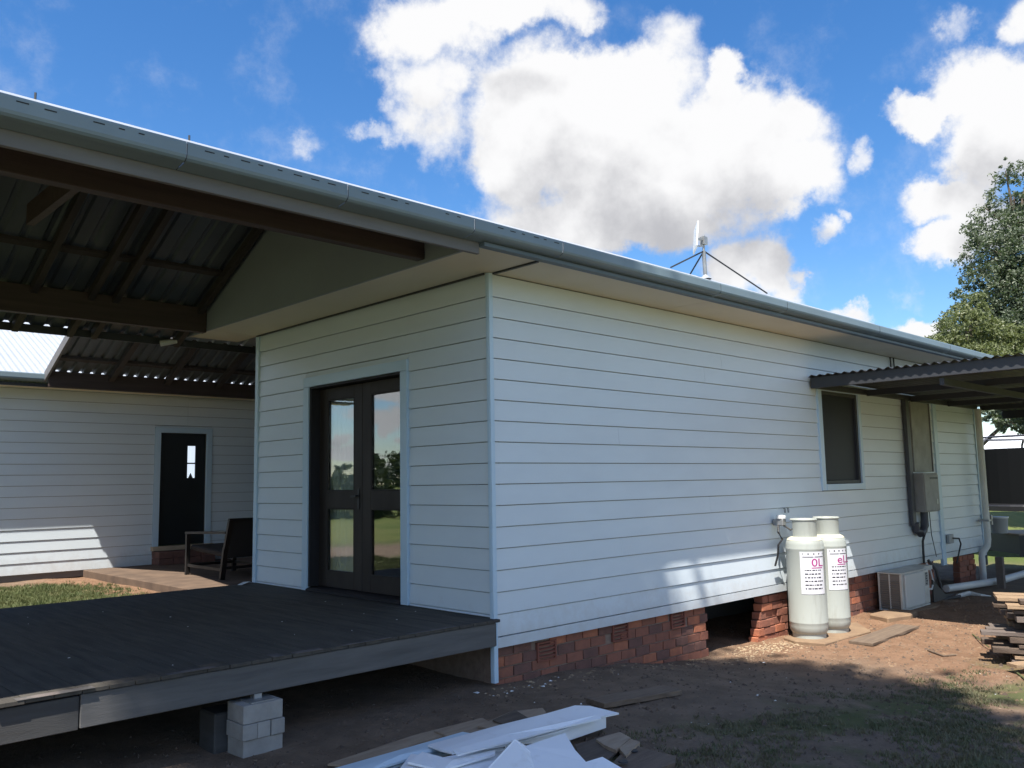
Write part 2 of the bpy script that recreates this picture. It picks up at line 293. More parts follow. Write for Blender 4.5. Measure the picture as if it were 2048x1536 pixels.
def obj(name, mb, m, parent=None, bevel=0, smooth=False, loc=None, rot=None, seg=1):
    me = mb if isinstance(mb, bpy.types.Mesh) else mb.mesh(name, m)
    o = bpy.data.objects.new(name, me)
    if loc is not None: o.location = loc
    if rot is not None: o.rotation_euler = rot
    if smooth: me.polygons.foreach_set('use_smooth', [True] * len(me.polygons)); me.set_sharp_from_angle(angle=math.radians(40))
    link(o, parent)
    if bevel:
        b = o.modifiers.new('bevel', 'BEVEL'); b.width = bevel; b.segments = seg; b.limit_method = 'ANGLE'
    return o
_cache = {}
def piece(name, key, fn, m, parent, loc, rot=None, bevel=0):
    k = (key, m.name)
    if k not in _cache: _cache[k] = fn().mesh(name, m)
    return obj(name, _cache[k], m, parent, bevel, loc=loc, rot=rot)
def fast_mesh(name, verts, faces_n, m, parent=None, smooth=False):   # verts (n*k,3), every k verts one face
    k = faces_n; nf = len(verts) // k
    me = bpy.data.meshes.new(name); me.vertices.add(len(verts)); me.vertices.foreach_set('co', verts.astype(np.float32).ravel())
    me.loops.add(nf * k); me.loops.foreach_set('vertex_index', np.arange(nf * k, dtype=np.int32))
    me.polygons.add(nf); me.polygons.foreach_set('loop_start', np.arange(0, nf * k, k, dtype=np.int32)); me.polygons.foreach_set('loop_total', np.full(nf, k, dtype=np.int32))
    me.update(calc_edges=True); me.validate()
    for mm in (m if isinstance(m, list) else [m]): me.materials.append(mm)
    o = bpy.data.objects.new(name, me); link(o, parent); return o

# ------------------------------------------------------------------ ground
def sstep(a, b, x): t = np.clip((x - a) / (b - a), 0, 1); return t * t * (3 - 2 * t)
def gh(x, y):
    x = np.asarray(x, float); y = np.asarray(y, float)
    front = -.21 * sstep(.4, 3.2, x) + .03 * sstep(6, 11, x)
    backz = .19 + 0 * x
    w = sstep(3.6, 5.2, y)
    z = front * (1 - w) + backz * w
    far = sstep(20, 60, np.hypot(x, y)); z = z * (1 - far) + far * .0
    n = .012 * np.sin(3.1 * x + 1.3 * y) * np.sin(2.3 * y - .7 * x) + .008 * np.sin(7.3 * x + 2) * np.sin(6.1 * y + 1) + .004 * np.sin(17 * x + 9 * y) * np.sin(15 * y - 4 * x)
    return z + n * (1 - far)
def gz(x, y): return float(gh(x, y))
def build_ground():
    a = np.concatenate([[-900, -500, -250, -120, -60, -35, -22, -15, -11], np.arange(-8, 13, .11), [14, 16, 19, 23, 28, 36, 50, 80, 150, 300, 600, 900]])
    b = np.concatenate([[-900, -500, -250, -120, -60, -35, -22, -15, -10, -7.5], np.arange(-6, 10.6, .11), [11.5, 13, 15, 18, 22, 28, 36, 50, 80, 150, 300, 600, 900]])
    X, Y = np.meshgrid(a, b, indexing='ij'); Z = gh(X, Y)
    v = np.stack([X, Y, Z], -1).reshape(-1, 3); ny = len(b)
    i, j = np.meshgrid(np.arange(len(a) - 1), np.arange(ny - 1), indexing='ij'); q = (i * ny + j).ravel()
    f = np.stack([q, q + ny, q + ny + 1, q + 1], -1)
    me = bpy.data.meshes.new('ground'); me.from_pydata(v.tolist(), [], f.tolist()); me.polygons.foreach_set('use_smooth', [True] * len(f))
    m = bpy.data.materials.new('soil_and_grass'); m.use_nodes = True; t = m.node_tree; p = t.nodes['Principled BSDF']; p.inputs['Roughness'].default_value = .95; p.inputs['Specular IOR Level'].default_value = .2
    L = t.links; tcn = N(t, 'ShaderNodeTexCoord'); P = tcn.outputs['Object']
    def noise(s, d=8, r=.6):
        n = N(t, 'ShaderNodeTexNoise'); n.inputs['Scale'].default_value = s; n.inputs['Detail'].default_value = d; n.inputs['Roughness'].default_value = r; L.new(P, n.inputs['Vector']); return n.outputs['Fac']
    def ramp(v, a, b):
        r = N(t, 'ShaderNodeMapRange', interpolation_type='SMOOTHSTEP'); r.inputs[1].default_value = a; r.inputs[2].default_value = b; L.new(v, r.inputs[0]); return r.outputs[0]
    def mixc(f, c1, c2):
        x = N(t, 'ShaderNodeMix', data_type='RGBA'); L.new(f, x.inputs[0])
        for i, c in ((6, c1), (7, c2)):
            if isinstance(c, tuple): x.inputs[i].default_value = (*c, 1)
            else: L.new(c, x.inputs[i])
        return x.outputs[2]
    def math_(op, a, b):
        x = N(t, 'ShaderNodeMath', operation=op)
        for i, c in ((0, a), (1, b)):
            if isinstance(c, (int, float)): x.inputs[i].default_value = c
            else: L.new(c, x.inputs[i])
        return x.outputs[0]
    sep = N(t, 'ShaderNodeSeparateXYZ'); L.new(P, sep.inputs[0]); X_, Y_ = sep.outputs[0], sep.outputs[1]
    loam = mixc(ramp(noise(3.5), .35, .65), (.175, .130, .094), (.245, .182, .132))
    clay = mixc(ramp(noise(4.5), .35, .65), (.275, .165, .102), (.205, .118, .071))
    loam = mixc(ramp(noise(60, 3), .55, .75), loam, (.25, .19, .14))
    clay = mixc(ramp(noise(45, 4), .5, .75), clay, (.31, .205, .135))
    # redder clay colour beside the cylinders, with a ragged noise edge
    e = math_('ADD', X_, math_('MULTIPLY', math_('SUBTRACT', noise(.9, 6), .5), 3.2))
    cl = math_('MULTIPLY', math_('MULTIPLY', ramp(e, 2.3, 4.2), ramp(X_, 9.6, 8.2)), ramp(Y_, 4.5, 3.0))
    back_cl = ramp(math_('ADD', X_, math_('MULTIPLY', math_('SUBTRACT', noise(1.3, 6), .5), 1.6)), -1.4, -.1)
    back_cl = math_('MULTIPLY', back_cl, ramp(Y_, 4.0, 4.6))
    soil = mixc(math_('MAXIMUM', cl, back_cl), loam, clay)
    grass = mixc(ramp(noise(2.2), .35, .7), (.085, .105, .040), (.13, .135, .06))
    gm = ramp(noise(1.1, 7, .62), .46, .60)
    gm = math_('MULTIPLY', gm, ramp(math_('ADD', Y_, math_('MULTIPLY', X_, .12)), -1.3, -2.2))
    backg = math_('MULTIPLY', ramp(math_('ADD', X_, math_('MULTIPLY', noise(1.7, 6), 1.2)), .4, -.4), ramp(Y_, 4.0, 4.6)); backg = math_('MULTIPLY', backg, ramp(math_('ADD', Y_, math_('MULTIPLY', noise(2.1, 6), .9)), 9.6, 9.0))
    rad = N(t, 'ShaderNodeVectorMath', operation='LENGTH'); L.new(P, rad.inputs[0]); farg = ramp(rad.outputs['Value'], 12.5, 16)
    g = math_('MAXIMUM', math_('MAXIMUM', gm, backg), farg)
    fg = mixc(ramp(noise(.15, 5), .4, .6), (.10, .135, .035), (.17, .18, .06))
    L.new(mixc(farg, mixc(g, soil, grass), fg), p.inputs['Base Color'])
    bp = N(t, 'ShaderNodeBump'); bp.inputs['Strength'].default_value = 1.0; bp.inputs['Distance'].default_value = .04; L.new(noise(16, 12, .75), bp.inputs['Height']); L.new(bp.outputs[0], p.inputs['Normal'])
    me.materials.append(m); o = bpy.data.objects.new('ground', me); COL.objects.link(o); tag(o, kind='structure'); return o
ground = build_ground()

# ------------------------------------------------------------------ house, front block
Wd = 3.925; LEN = 11.35; Z0 = .296; ZT = 3.32; PITCH = .1715
house = thing('house', 'long white weatherboard house with French doors on a low red brick base', 'house', (5.6, 1.96, 0))
core = MB()   # wall framing behind the boards, with the openings left out
core.box(.012, .10, .03, 1.17, .35, ZT).box(.012, .10, 2.79, Wd - .01, .35, ZT).box(.012, .10, 1.17, 2.79, 2.63, ZT)
core.box(.10, 5.66, .012, .10, .35, ZT).box(6.76, LEN - .012, .012, .10, .35, ZT).box(5.66, 6.76, .012, .10, .35, 1.47).box(5.66, 6.76, .012, .10, 2.71, ZT)
core.box(.10, LEN - .012, Wd - .1, Wd - .012, .35, ZT).box(LEN - .1, LEN - .012, .10, Wd - .1, .35, ZT)
obj('wall_framing', core, M['core'], house)
lin = MB(); lin.box(.10, LEN - .1, .10, Wd - .1, .45, .548).box(.1, LEN - .1, .1, Wd - .1, 3.05, 3.1).box(4.0, 4.08, .1, Wd - .1, .548, 3.05).box(.1, 4, Wd - .14, Wd - .1, .548, 3.05)
obj('room_lining', lin, M['inner'], house)
fw = obj('front_wall', MB().box(.05, LEN - .05, .1005, .106, .36, .44), M['core'], house)
lw = obj('side_wall', MB().box(.1005, .106, .15, Wd - .15, .36, .44), M['core'], house)
def wedge(l, h):  # board lying along +x from 0 to l, outer face towards -y, lower edge at z 0
    return MB().prism([(0, 0), (-.026, 0), (-.027, .004), (-.016, h), (0, h)], 0, 0, l)
def board(parent, x0, x1, z, h, y, left=False):
    if x1 - x0 < .02: return
    l = round(x1 - x0 - .002, 3)
    if left: # wall facing -x, runs along y from x0 to x1
        piece('weatherboard', ('wb', l, round(h, 4)), lambda: wedge(l, h), M['board'], parent, (y, x1 - .001, z), (0, 0, -math.pi / 2))
    else:
        piece('weatherboard', ('wb', l, round(h, 4)), lambda: wedge(l, h), M['board'], parent, (x0 + .001, y, z))
GAP = .0055
def soil_splash(m):   # mud splashed up from the yard, fading out within a hand's breadth of the base
    t = m.node_tree; p = t.nodes['Principled BSDF']; src = p.inputs['Base Color'].links[0].from_socket
    g = N(t, 'ShaderNodeNewGeometry'); sp_ = N(t, 'ShaderNodeSeparateXYZ'); t.links.new(g.outputs['Position'], sp_.inputs[0])
    nz = N(t, 'ShaderNodeTexNoise'); nz.inputs['Scale'].default_value = 7; nz.inputs['Detail'].default_value = 9; nz.inputs['Roughness'].default_value = .7; t.links.new(g.outputs['Position'], nz.inputs['Vector'])
    a = N(t, 'ShaderNodeMath', operation='MULTIPLY_ADD'); t.links.new(nz.outputs['Fac'], a.inputs[0]); a.inputs[1].default_value = -.9; t.links.new(sp_.outputs[2], a.inputs[2])
    r = N(t, 'ShaderNodeMapRange'); r.inputs[1].default_value = .12; r.inputs[2].default_value = -.18; r.inputs[3].default_value = 0; r.inputs[4].default_value = .25; t.links.new(a.outputs[0], r.inputs[0])
    x = N(t, 'ShaderNodeMix', data_type='RGBA'); t.links.new(r.outputs[0], x.inputs[0]); t.links.new(src, x.inputs[6]); x.inputs[7].default_value = (.36, .29, .22, 1); t.links.new(x.outputs[2], p.inputs['Base Color'])
soil_splash(M['board'])
zs = [(Z0 + .089 + PITCH * k) for k in range(17)]
rows = [(zs[k], (zs[k + 1] if k < 16 else ZT) - zs[k] - GAP) for k in range(17)]
rj = random.Random(3)
for k, (z, h) in enumerate(rows):
    segs = [(.0145, 5.60), (6.82, 9.40), (9.54, LEN - .07)] if (z + h > 1.41 and z < 2.76) else [(.0145, 9.40), (9.54, LEN - .07)]
    for (a, b) in segs:
        cuts = [a] + [c for c in ([1.62 + 2.6 * ((k * 5) % 3) * .7 + .0] if k in (3, 9, 14) else ([4.55] if k == 2 else ([3.1] if k % 4 == 1 else ([6.2] if k % 4 == 3 else [])))) if a + .3 < c < b - .3] + [b]
        for i in range(len(cuts) - 1): board(fw, cuts[i], cuts[i + 1], z, h, .0115)
    if z + h < .60 + .02: ls = [(.0145, 1.08), (2.88, Wd - .04)]
    ls = [(.0145, 1.08), (2.88, Wd - .04)] if z < 2.70 else [(.0145, Wd - .04)]
    for (a, b) in ls:
        if z + h > .53: board(lw, a, b, max(z, .535), (z + h) - max(z, .535), .0115, True)
obj('base_strip', MB().box(.0145, 9.40, -.018, .0115, Z0, Z0 + .081), M['board'], house)
obj('base_strip', MB().box(9.54, LEN - .05, -.018, .0115, Z0, Z0 + .081), M['board'], house)
cb = MB().box(-.030, .014, -.031, -.018, .035, ZT - .002).box(-.031, -.018, -.0175, .014, .035, ZT - .002)
obj('corner_board', cb, M['trim'], house, .003)
obj('corner_board', MB().box(-.028, .01, Wd - .04, Wd + .03, .535, ZT - .002), M['trim'], house, .003)
obj('corner_board', MB().box(LEN - .07, LEN + .03, -.028, .01, .22, ZT - .002), M['trim'], house, .003)
obj('cover_strip', MB().box(9.40, 9.54, -.034, .0115, .20, ZT - .05), M['trim'], house, .003)
# ---- French doors
dtrim = MB().box(-.036, .011, 1.082, 1.183, .536, 2.62).box(-.036, .011, 2.777, 2.878, .536, 2.62)
obj('door_trim', MB().box(-.036, .011, 1.082, 1.183, .536, 2.622), M['trim'], house, .002)
obj('door_trim', MB().box(-.036, .011, 2.777, 2.878, .536, 2.622), M['trim'], house, .002)
obj('door_trim', MB().box(-.036, .011, 1.082, 2.878, 2.624, 2.724), M['trim'], house, .002)
obj('door_jamb', MB().box(-.02, .16, 1.184, 1.20, .575, 2.621).box(-.02, .16, 2.745, 2.775, .575, 2.621).box(-.02, .16, 1.2005, 2.7445, 2.60, 2.621), M['jamb'], house)
obj('door_sill', MB().prism([(-.05, .536), (.16, .536), (.16, .575), (-.02, .566), (-.05, .552)], 1, 1.186, 2.774), M['jamb'], house)
def leaf(y0, y1, py0, py1, handle):
    st = MB()
    zt, zb = 2.597, .578; x0, x1 = .085, .125
    st.box(x0, x1, y0, py0, zb, zt).box(x0, x1, py1, y1, zb, zt)
    for (a, b) in ((zb, .737), (1.365, 1.54), (2.475, zt)): st.box(x0, x1, py0 + .0003, py1 - .0003, a, b)
    d = obj('door_leaf', st, M['door_paint'], house, .004)
    for (a, b) in ((.737, 1.365), (1.54, 2.475)):
        obj('pane', MB().box(.102, .107, py0 + .001, py1 - .001, a + .001, b - .001), M['glass'], d)
        bd = MB(); w = .010
        bd.box(.0865, .0985, py0 + .0006, py0 + w, a + .0006, b - .0006).box(.0865, .0985, py1 - w, py1 - .0006, a + .0006, b - .0006).box(.0865, .0985, py0 + w, py1 - w, a + .0006, a + w).box(.0865, .0985, py0 + w, py1 - w, b - w, b - .0006)
        obj('glazing_bead', bd, M['door_paint'], d)
    if handle is not None:
        hm = MB().box(.078, .0848, handle - .016, handle + .016, 1.36, 1.56).tube([(.05, handle, 1.49), (.085, handle, 1.49)], .008, 8).beam((.052, handle, 1.49), (.052, handle + .09, 1.485), .014, .018)
        obj('handle', hm, M['black'], d)
leaf(1.962, 2.743, 2.106, 2.596, 2.02); leaf(1.202, 1.958, 1.33, 1.816, None)
board(lw, 1.08, 2.88, 2.728, 2.778 - 2.728, .0115, True)
# ---- side window
wf = obj('window', MB().box(5.70, 5.745, -.012, .06, 1.50, 2.69).box(6.70, 6.745, -.012, .06, 1.50, 2.69).box(5.7453, 6.6997, -.012, .06, 1.50, 1.545).box(5.7453, 6.6997, -.012, .06, 2.645, 2.69), M['dark'], house, .003)
obj('pane', MB().box(5.746, 6.699, .02, .026, 1.546, 2.644), M['dark_glass'], wf)
obj('fly_screen', MB().box(5.746, 6.699, .032, .034, 1.546, 2.644), M['black'], wf)
for a in ((5.60, 5.698, 1.42, 2.75), (6.747, 6.82, 1.42, 2.75)): obj('window_trim', MB().box(a[0], a[1], -.034, .011, a[2], a[3]), M['trim'], house, .002)
obj('window_trim', MB().box(5.6985, 6.7465, -.040, .011, 1.42, 1.498), M['trim'], house, .002)
obj('window_trim', MB().box(5.6985, 6.7465, -.034, .011, 2.692, 2.75), M['trim'], house, .002)
# ---- eaves
def zr(y): return 4.565 - .475 * abs(y - 1.96)
def soff(x0, x1, y0, y1): return MB().box(x0, x1, y0, y1, 3.322, 3.330)
for (a, b) in ((-.60, .02), (.026, 2.42), (2.424, 4.85), (4.854, 7.2), (7.204, 9.6), (9.604, 11.8)):
    obj('soffit_sheet', soff(a + .001, b, -.545, -.001 if a > -.5 else 3.92), M['soffit'], house)
obj('soffit_sheet', MB().box(-.60, -.005, 3.924, 4.45, 3.322, 3.330), M['soffit'], house)
obj('soffit_joint_strip', MB().box(.012, .036, -.545, -.032, 3.308, 3.3215), M['dark'], house)
obj('soffit_edge_bead', MB().box(-.043, -.031, .02, Wd, 3.306, 3.3215), M['dark'], house)
gp = [(-.60, 3.32)]
obj('gable_panel', MB().prism([(-.545, 3.321), (4.45, 3.321), (4.45, zr(4.45) - .002), (1.96, zr(1.96) - .002), (-.545, zr(-.545) - .002)], 0, -.62, -.596), M['gable'], house)
def trap(x0, x1, f, y0, y1, pitch=.19, rib=.024, th=.0):   # ribbed sheet, ribs run along y, height f(y)
    xs = []; x = x0
    prof = [(0, 0), (.55, 0), (.66, 1), (.84, 1), (.95, 0)]
    while x < x1:
        for (u, w) in prof:
            if x + u * pitch <= x1: xs.append((x + u * pitch, w * rib))
        x += pitch
    if xs[-1][0] < x1 - 1e-4: xs.append((x1, xs[-1][1]))
    m = MB(); ys = [y0, y1]; v = []; n = len(xs)
    for yy in ys: v += [(xx, yy, f(yy) + w) for (xx, w) in xs]
    m.add(v, [(i, i + 1, n + i + 1, n + i) for i in range(n - 1)]); return m
def wave(x0, x1, f, y0, y1, pitch=.1, amp=.012, k=6, flip=False):   # corrugated sheet; flip: waves vary along y, ribs along x
    n = int((x1 - x0) / pitch * k) + 1; xs = np.linspace(x0, x1, n); v = []
    for yy in (y0, y1):
        for xx in xs:
            z = f(yy) + amp * math.sin(2 * math.pi * xx / pitch)
            v.append((yy, xx, z) if flip else (xx, yy, z))
    m = MB(); m.add(v, [(i, i + 1, n + i + 1, n + i) for i in range(n - 1)]); return m
obj('roof_sheet', trap(-.604, 11.9, zr, -.585, 1.958), M['iron'], house)
obj('roof_sheet', trap(-.604, 11.9, zr, 1.962, 4.62), M['iron'], house)
rc = MB().prism([(1.82, zr(1.82) - .006), (1.82, zr(1.82) + .030), (1.96, zr(1.96) + .038), (2.10, zr(2.10) + .030), (2.10, zr(2.10) - .006), (2.095, zr(2.095) - .004), (2.095, zr(2.095) + .026), (1.96, zr(1.96) + .033), (1.825, zr(1.825) + .026), (1.825, zr(1.825) - .004)], 0, -9.6, 11.9)
obj('ridge_cap', rc, M['iron'], house)
obj('gable_infill', MB().prism([(-.5, 3.32), (4.42, 3.32), (4.42, zr(4.42) - .03), (1.96, zr(1.96) - .03), (-.5, zr(-.5) - .03)], 0, LEN + .02, LEN + .05), M['gable'], house)
GP = [(-.565, 3.302), (-.565, 3.44), (-.570, 3.44), (-.570, 3.308), (-.60, 3.300), (-.645, 3.312), (-.682, 3.338), (-.700, 3.372), (-.700, 3.455), (-.690, 3.468), (-.680, 3.462), (-.688, 3.45), (-.690, 3.374), (-.675, 3.345), (-.64, 3.322), (-.60, 3.31)]
GP2 = [(-.560, 3.305), (-.560, 3.44), (-.600, 3.44), (-.690, 3.44), (-.700, 3.455), (-.703, 3.468), (-.712, 3.464), (-.707, 3.45), (-.702, 3.372), (-.684, 3.336), (-.646, 3.309), (-.60, 3.297)]
def gutter_profile():  # open quad gutter, closed thin outline
    o = [(-.700, 3.466), (-.703, 3.455), (-.703, 3.392), (-.698, 3.376), (-.686, 3.364), (-.665, 3.358), (-.566, 3.345)]
    i = [(-.566, 3.348), (-.664, 3.361), (-.684, 3.367), (-.695, 3.379), (-.699, 3.394), (-.699, 3.455), (-.692, 3.470)]
    return o + i
veranda = thing('veranda', 'open gabled veranda roof on brown beams over the dark deck', 'veranda', (-3, 1.96, 0))
jx = [-9.6, -6.5, -2.855, -1.829, -.774, .151, 2.389, 3.674, 6.0, 8.4, 11.9]
for i in range(len(jx) - 1):
    par = veranda if jx[i + 1] < -.5 else house
    gseg = obj('gutter_segment', MB().prism(gutter_profile(), 0, jx[i] + .003, jx[i + 1] - .003), M['gutter'], par)
    obj('joint_strap', MB().prism([(y - .0022 if y < -.69 else y, z) for (y, z) in gutter_profile()[1:6]] + [(y - .0004, z) for (y, z) in gutter_profile()[1:6]][::-1], 0, jx[i + 1] - .002, jx[i + 1] + .002), M['dark'], gseg) if i < 9 else None
    if jx[i + 1] < 1.0:
        x = max(jx[i], -3.9) + .10
        while x < jx[i + 1] - .06:
            if rj.random() < .8: piece('overflow_slot', ('slot', round(rj.choice([.03, .05, .055]), 3)), (lambda L=rj.choice([.03, .05, .055]): MB().box(0, L, -.0015, 0, 0, .006)), M['slot'], gseg, (x, -.7032, 3.440 - rj.random() * .004))
            x += .098 + rj.random() * .03
obj('fascia_board', MB().box(-.60, 11.88, -.612, -.546, 3.316, 3.344), M['gutter_shade'], house)
# ---- brick base
base = obj('brick_base', MB().box(.03, 3.0, .045, .16, -.34, Z0 + .02), M['mortar'], house)
obj('brick_base', MB().box(5.62, 9.2, .045, .16, -.34, Z0 + .02), M['mortar'], house)
obj('subfloor_wall', MB().box(.045, .16, .16, Wd - .05, -.1, .5), M['mortar'], house)
obj('dark_subfloor', MB().box(.2, LEN - .1, 1.3, 1.4, -.34, .4), M['core'], house)
BL, BH = .212, .087
def bmesh_brick(l, h=.078, d=.11):
    def f():
        m = MB(); j = lambda: random.uniform(-.0025, .0025)
        m.box(0, l, 0, d, 0, h); m.v = [(x + j(), y + j(), z + j()) for (x, y, z) in m.v]; return m
    return f
bmats = [M['brick']] * 5 + [M['brick_dark']] * 4 + [M['brick_orange']] * 2
nb = 0
vents = [(.62, .13), (1.60, .16), (2.50, .16)]
def brick_run(x0, x1, ztop, zbot, y, skip=()):
    global nb
    r = 0; z = ztop - BH
    while z > zbot - BH:
        x = x0 - (BL / 2 if r % 2 else 0)
        while x < x1 - .03:
            a = max(x, x0); b = min(x + BL - .010, x1)
            if b - a > .04 and not any(vx - .12 < (a + b) / 2 < vx + .12 and vz - .03 < z + BH / 2 < vz + .14 for vx, vz in skip):
                l = round(b - a, 2)
                piece('brick', ('bk', l, rj.randint(0, 2)), bmesh_brick(l), rj.choice(bmats), base, (a, y + rj.uniform(-.003, .003), z), bevel=.003); nb += 1
            x += BL
        z -= BH; r += 1
brick_run(.032, 3.02, Z0 + .01, -.30, .033, vents)
for vx, vz in vents:
    v = MB().box(vx - .115, vx + .115, .018, .10, vz - .025, vz - .012).box(vx - .115, vx + .115, .018, .10, vz + .122, vz + .135).box(vx - .115, vx - .098, .018, .10, vz - .012, vz + .122).box(vx + .098, vx + .115, .018, .10, vz - .012, vz + .122).box(vx - .098, vx + .098, .075, .08, vz - .012, vz + .122)
    vo = obj('air_vent', v, M['vent'], house)
    for k in range(4): piece('vent_bar', 'vb', lambda: MB().prism([(0, 0), (.03, .010), (.03, .018), (0, .010)], 0, -.097, .097), M['vent'], vo, (vx, .022, vz + .004 + k * .031))
brick_run(5.62, 9.16, Z0 - .005, -.27, .033)
# broken brick stump behind the cylinders and brick piers further along
def stump(name, x0, x1, y0, ztop, zbot, jag, seed):
    r = random.Random(seed); z = zbot; k = 0
    obj('pier_core', MB().box(x0 + abs(jag) + .03, x1 - .03, y0 + .02, y0 + .1, zbot, ztop - .06), M['mortar'], house)
    while z < ztop - .03:
        t = (z - zbot) / (ztop - zbot); a = x0 + jag * t * 1.0; x = a - (.1 if k % 2 else 0); 
        while x < x1 - .02:
            p = max(x, a); q = min(x + .225, x1)
            if q - p > .04:
                l = round(q - p, 2)
                piece('brick', ('bk', l, r.randint(0, 2)), bmesh_brick(l), r.choice([M['brick'], M['brick_orange'], M['brick']]), base, (p, y0 + r.uniform(-.012, .006), z), (0, 0, r.uniform(-.03, .03)), bevel=.004)
            x += .235
        z += BH; k += 1
stump('pier', 3.98, 4.66, .03, Z0 - .02, -.24, .16, 5)
stump('pier', 10.25, 10.95, .03, Z0 - .03, -.24, 0, 9)
stump('pier', 5.25, 5.62, .02, Z0 - .08, -.24, 0, 11)

# ---- veranda roof
obj('fascia_board', MB().box(-9.6, -.605, -.562, -.530, 3.262, 3.347), M['fascia'], veranda, .003)
obj('beam', MB().box(-9.6, -.623, .06, .15, 3.345, 3.555), M['beam'], veranda, .004)
obj('beam', MB().box(-9.6, -.623, 3.945, 4.04, 3.300, 3.575), M['beam'], veranda, .004)
obj('ridge_beam', MB().box(-9.6, -.623, 1.935, 1.985, 4.37, 4.57), M['beam'], veranda)
obj('roof_sheet', trap(-9.6, -.605, zr, -.585, 1.958, .19, .024), M['iron_shaded'], veranda)
obj('roof_sheet', trap(-9.6, -.605, zr, 1.962, 4.62, .19, .024), M['iron_shaded'], veranda)
for x in (-.70, -1.60, -1.84, -2.36, -3.2, -3.45, -4.1, -5.0, -5.9, -6.8, -7.7, -8.6, -9.5):
    for (ya, yb) in ((.16, 1.93), (4.56, 1.99)):
        obj('rafter', MB().beam((x, ya, zr(ya) - .085), (x, yb, zr(yb) - .085), .05, .09, up=(1, 0, 0)) if False else MB().prism([(ya, zr(ya) - .125), (yb, zr(yb) - .125), (yb, zr(yb) - .037), (ya, zr(ya) - .037)], 0, x - .03, x + .03), M['rafter'], veranda)
for y in (.5, 1.3, 2.6, 3.42, 4.3):
    obj('batten', MB().prism([(y - .03, zr(y - .03) - .036), (y + .03, zr(y + .03) - .036), (y + .03, zr(y + .03) - .002), (y - .03, zr(y - .03) - .002)], 0, -9.6, -.63), M['rafter'], veranda)
obj('rear_fascia', MB().box(-9.6, 3.0, 4.60, 4.63, 3.225, 3.305), M['dark'], veranda)
obj('tie_beam', MB().beam((-2.72, 1.15, 3.92), (-2.72, 2.77, 3.92), .06, .18), M['beam'], veranda)
for x, y in ((-9.4, .1), (-9.4, 3.98)): obj('post', MB().box(x - .05, x + .05, y - .05, y + .05, .53, 3.31), M['beam'], veranda)
lt = MB().tube([(-.92, 4.47, 3.215), (-.83, 4.42, 3.235), (-.76, 4.40, 3.245)], [.034, .03, .02], 12)
tag(obj('wall_lamp', lt, M['pvc'], smooth=True), 'small white lamp fitting under the eave beyond the rear beam', 'lamp')

# ---- breezeway roof between the block and the wing
bz = thing('breezeway_roof', 'dark ribbed breezeway roof on rafters between the house and the rear wing', 'roof', (2, 7, 0))
def zb(y): return 4.54 - .47 * abs(y - 7.0)
obj('roof_sheet', trap(-.70, 6, zb, 7.002, 9.365, .17, .036), M['iron_shaded'], bz)
obj('roof_sheet', trap(-.70, 6, zb, 4.70, 6.998, .17, .034), M['iron_shaded'], bz)
obj('barge_board', MB().prism([(4.66, zb(4.66) - .13), (7, zb(7) - .13), (9.42, zb(9.42) - .13), (9.42, zb(9.42) + .02), (7, zb(7) + .02), (4.66, zb(4.66) + .02)], 0, -.74, -.705), M['fascia'], bz)
for x in (.22, 1.12, 2.02, 2.92, 3.8):
    obj('rafter', MB().prism([(7.03, zb(7.03) - .14), (9.29, zb(9.29) - .14), (9.29, zb(9.29) - .045), (7.03, zb(7.03) - .045)], 0, x - .045, x + .045), M['rafter'], bz)
    obj('rafter', MB().prism([(4.7, zb(4.7) - .14), (6.97, zb(6.97) - .14), (6.97, zb(6.97) - .045), (4.7, zb(4.7) - .045)], 0, x - .045, x + .045), M['rafter'], bz)
for y in (7.5, 8.2, 8.95):
    obj('batten', MB().prism([(y - .035, zb(y - .035) - .044), (y + .035, zb(y + .035) - .044), (y + .035, zb(y + .035) - .002), (y - .035, zb(y - .035) - .002)], 0, -.70, 6), M['rafter'], bz)
obj('ridge_beam', MB().box(-.70, 6, 6.98, 7.02, 4.28, 4.51), M['beam'], bz)
obj('eave_beam', MB().box(-.70, 6, 9.30, 9.345, 3.19, zb(9.345) - .003), M['beam'], bz)

# ---- rear wing
WY = 10.0
wing = thing('house_wing', 'rear weatherboard wing across the courtyard with a black door and ribbed iron roof', 'house', (0, 12, 0))
obj('wall_framing', MB().box(-4.4, 1.30, WY + .012, WY + .1, .2, 3.3).box(2.17, 8, WY + .012, WY + .1, .2, 3.3).box(1.30, 2.17, WY + .012, WY + .1, 2.57, 3.3).box(1.3, 2.17, WY + .012, WY + .1, .2, .60).box(-4.4, 8, 17.9, 18, .2, 3.3).box(-4.5, -4.4, WY + .012, 18, .2, 3.3).box(8, 8.1, WY + .1, 17.9, .2, 3.3), M['core'], wing)
ww = obj('front_wall', MB().box(-4.3, 7.9, WY + .1005, WY + .106, .3, .4), M['core'], wing)
k = 0; z = .30
while z < 3.28:
    h = min(PITCH, 3.3 - z) - GAP
    for (a, b) in ([(-4.4, -3.2), (-3.2, 1.22), (2.26, 8)] if .45 < z < 2.65 else [(-4.4, -3.1), (-3.1, 1.8), (1.8, 8)]): board(ww, a, b, z, h, WY + .0115)
    z += PITCH; k += 1
board(ww, 1.22, 2.26, 2.664, 2.692 - 2.664, WY + .0115)
obj('base_strip', MB().box(.16, 1.20, WY - .03, WY + .011, .20, .294), M['board'], wing)
for (a, b) in ((1.225, 1.32), (2.157, 2.255)): obj('door_trim', MB().box(a, b, WY - .036, WY + .011, .60, 2.66), M['trim'], wing)
obj('door_trim', MB().box(1.3205, 2.1565, WY - .036, WY + .011, 2.567, 2.66), M['trim'], wing)
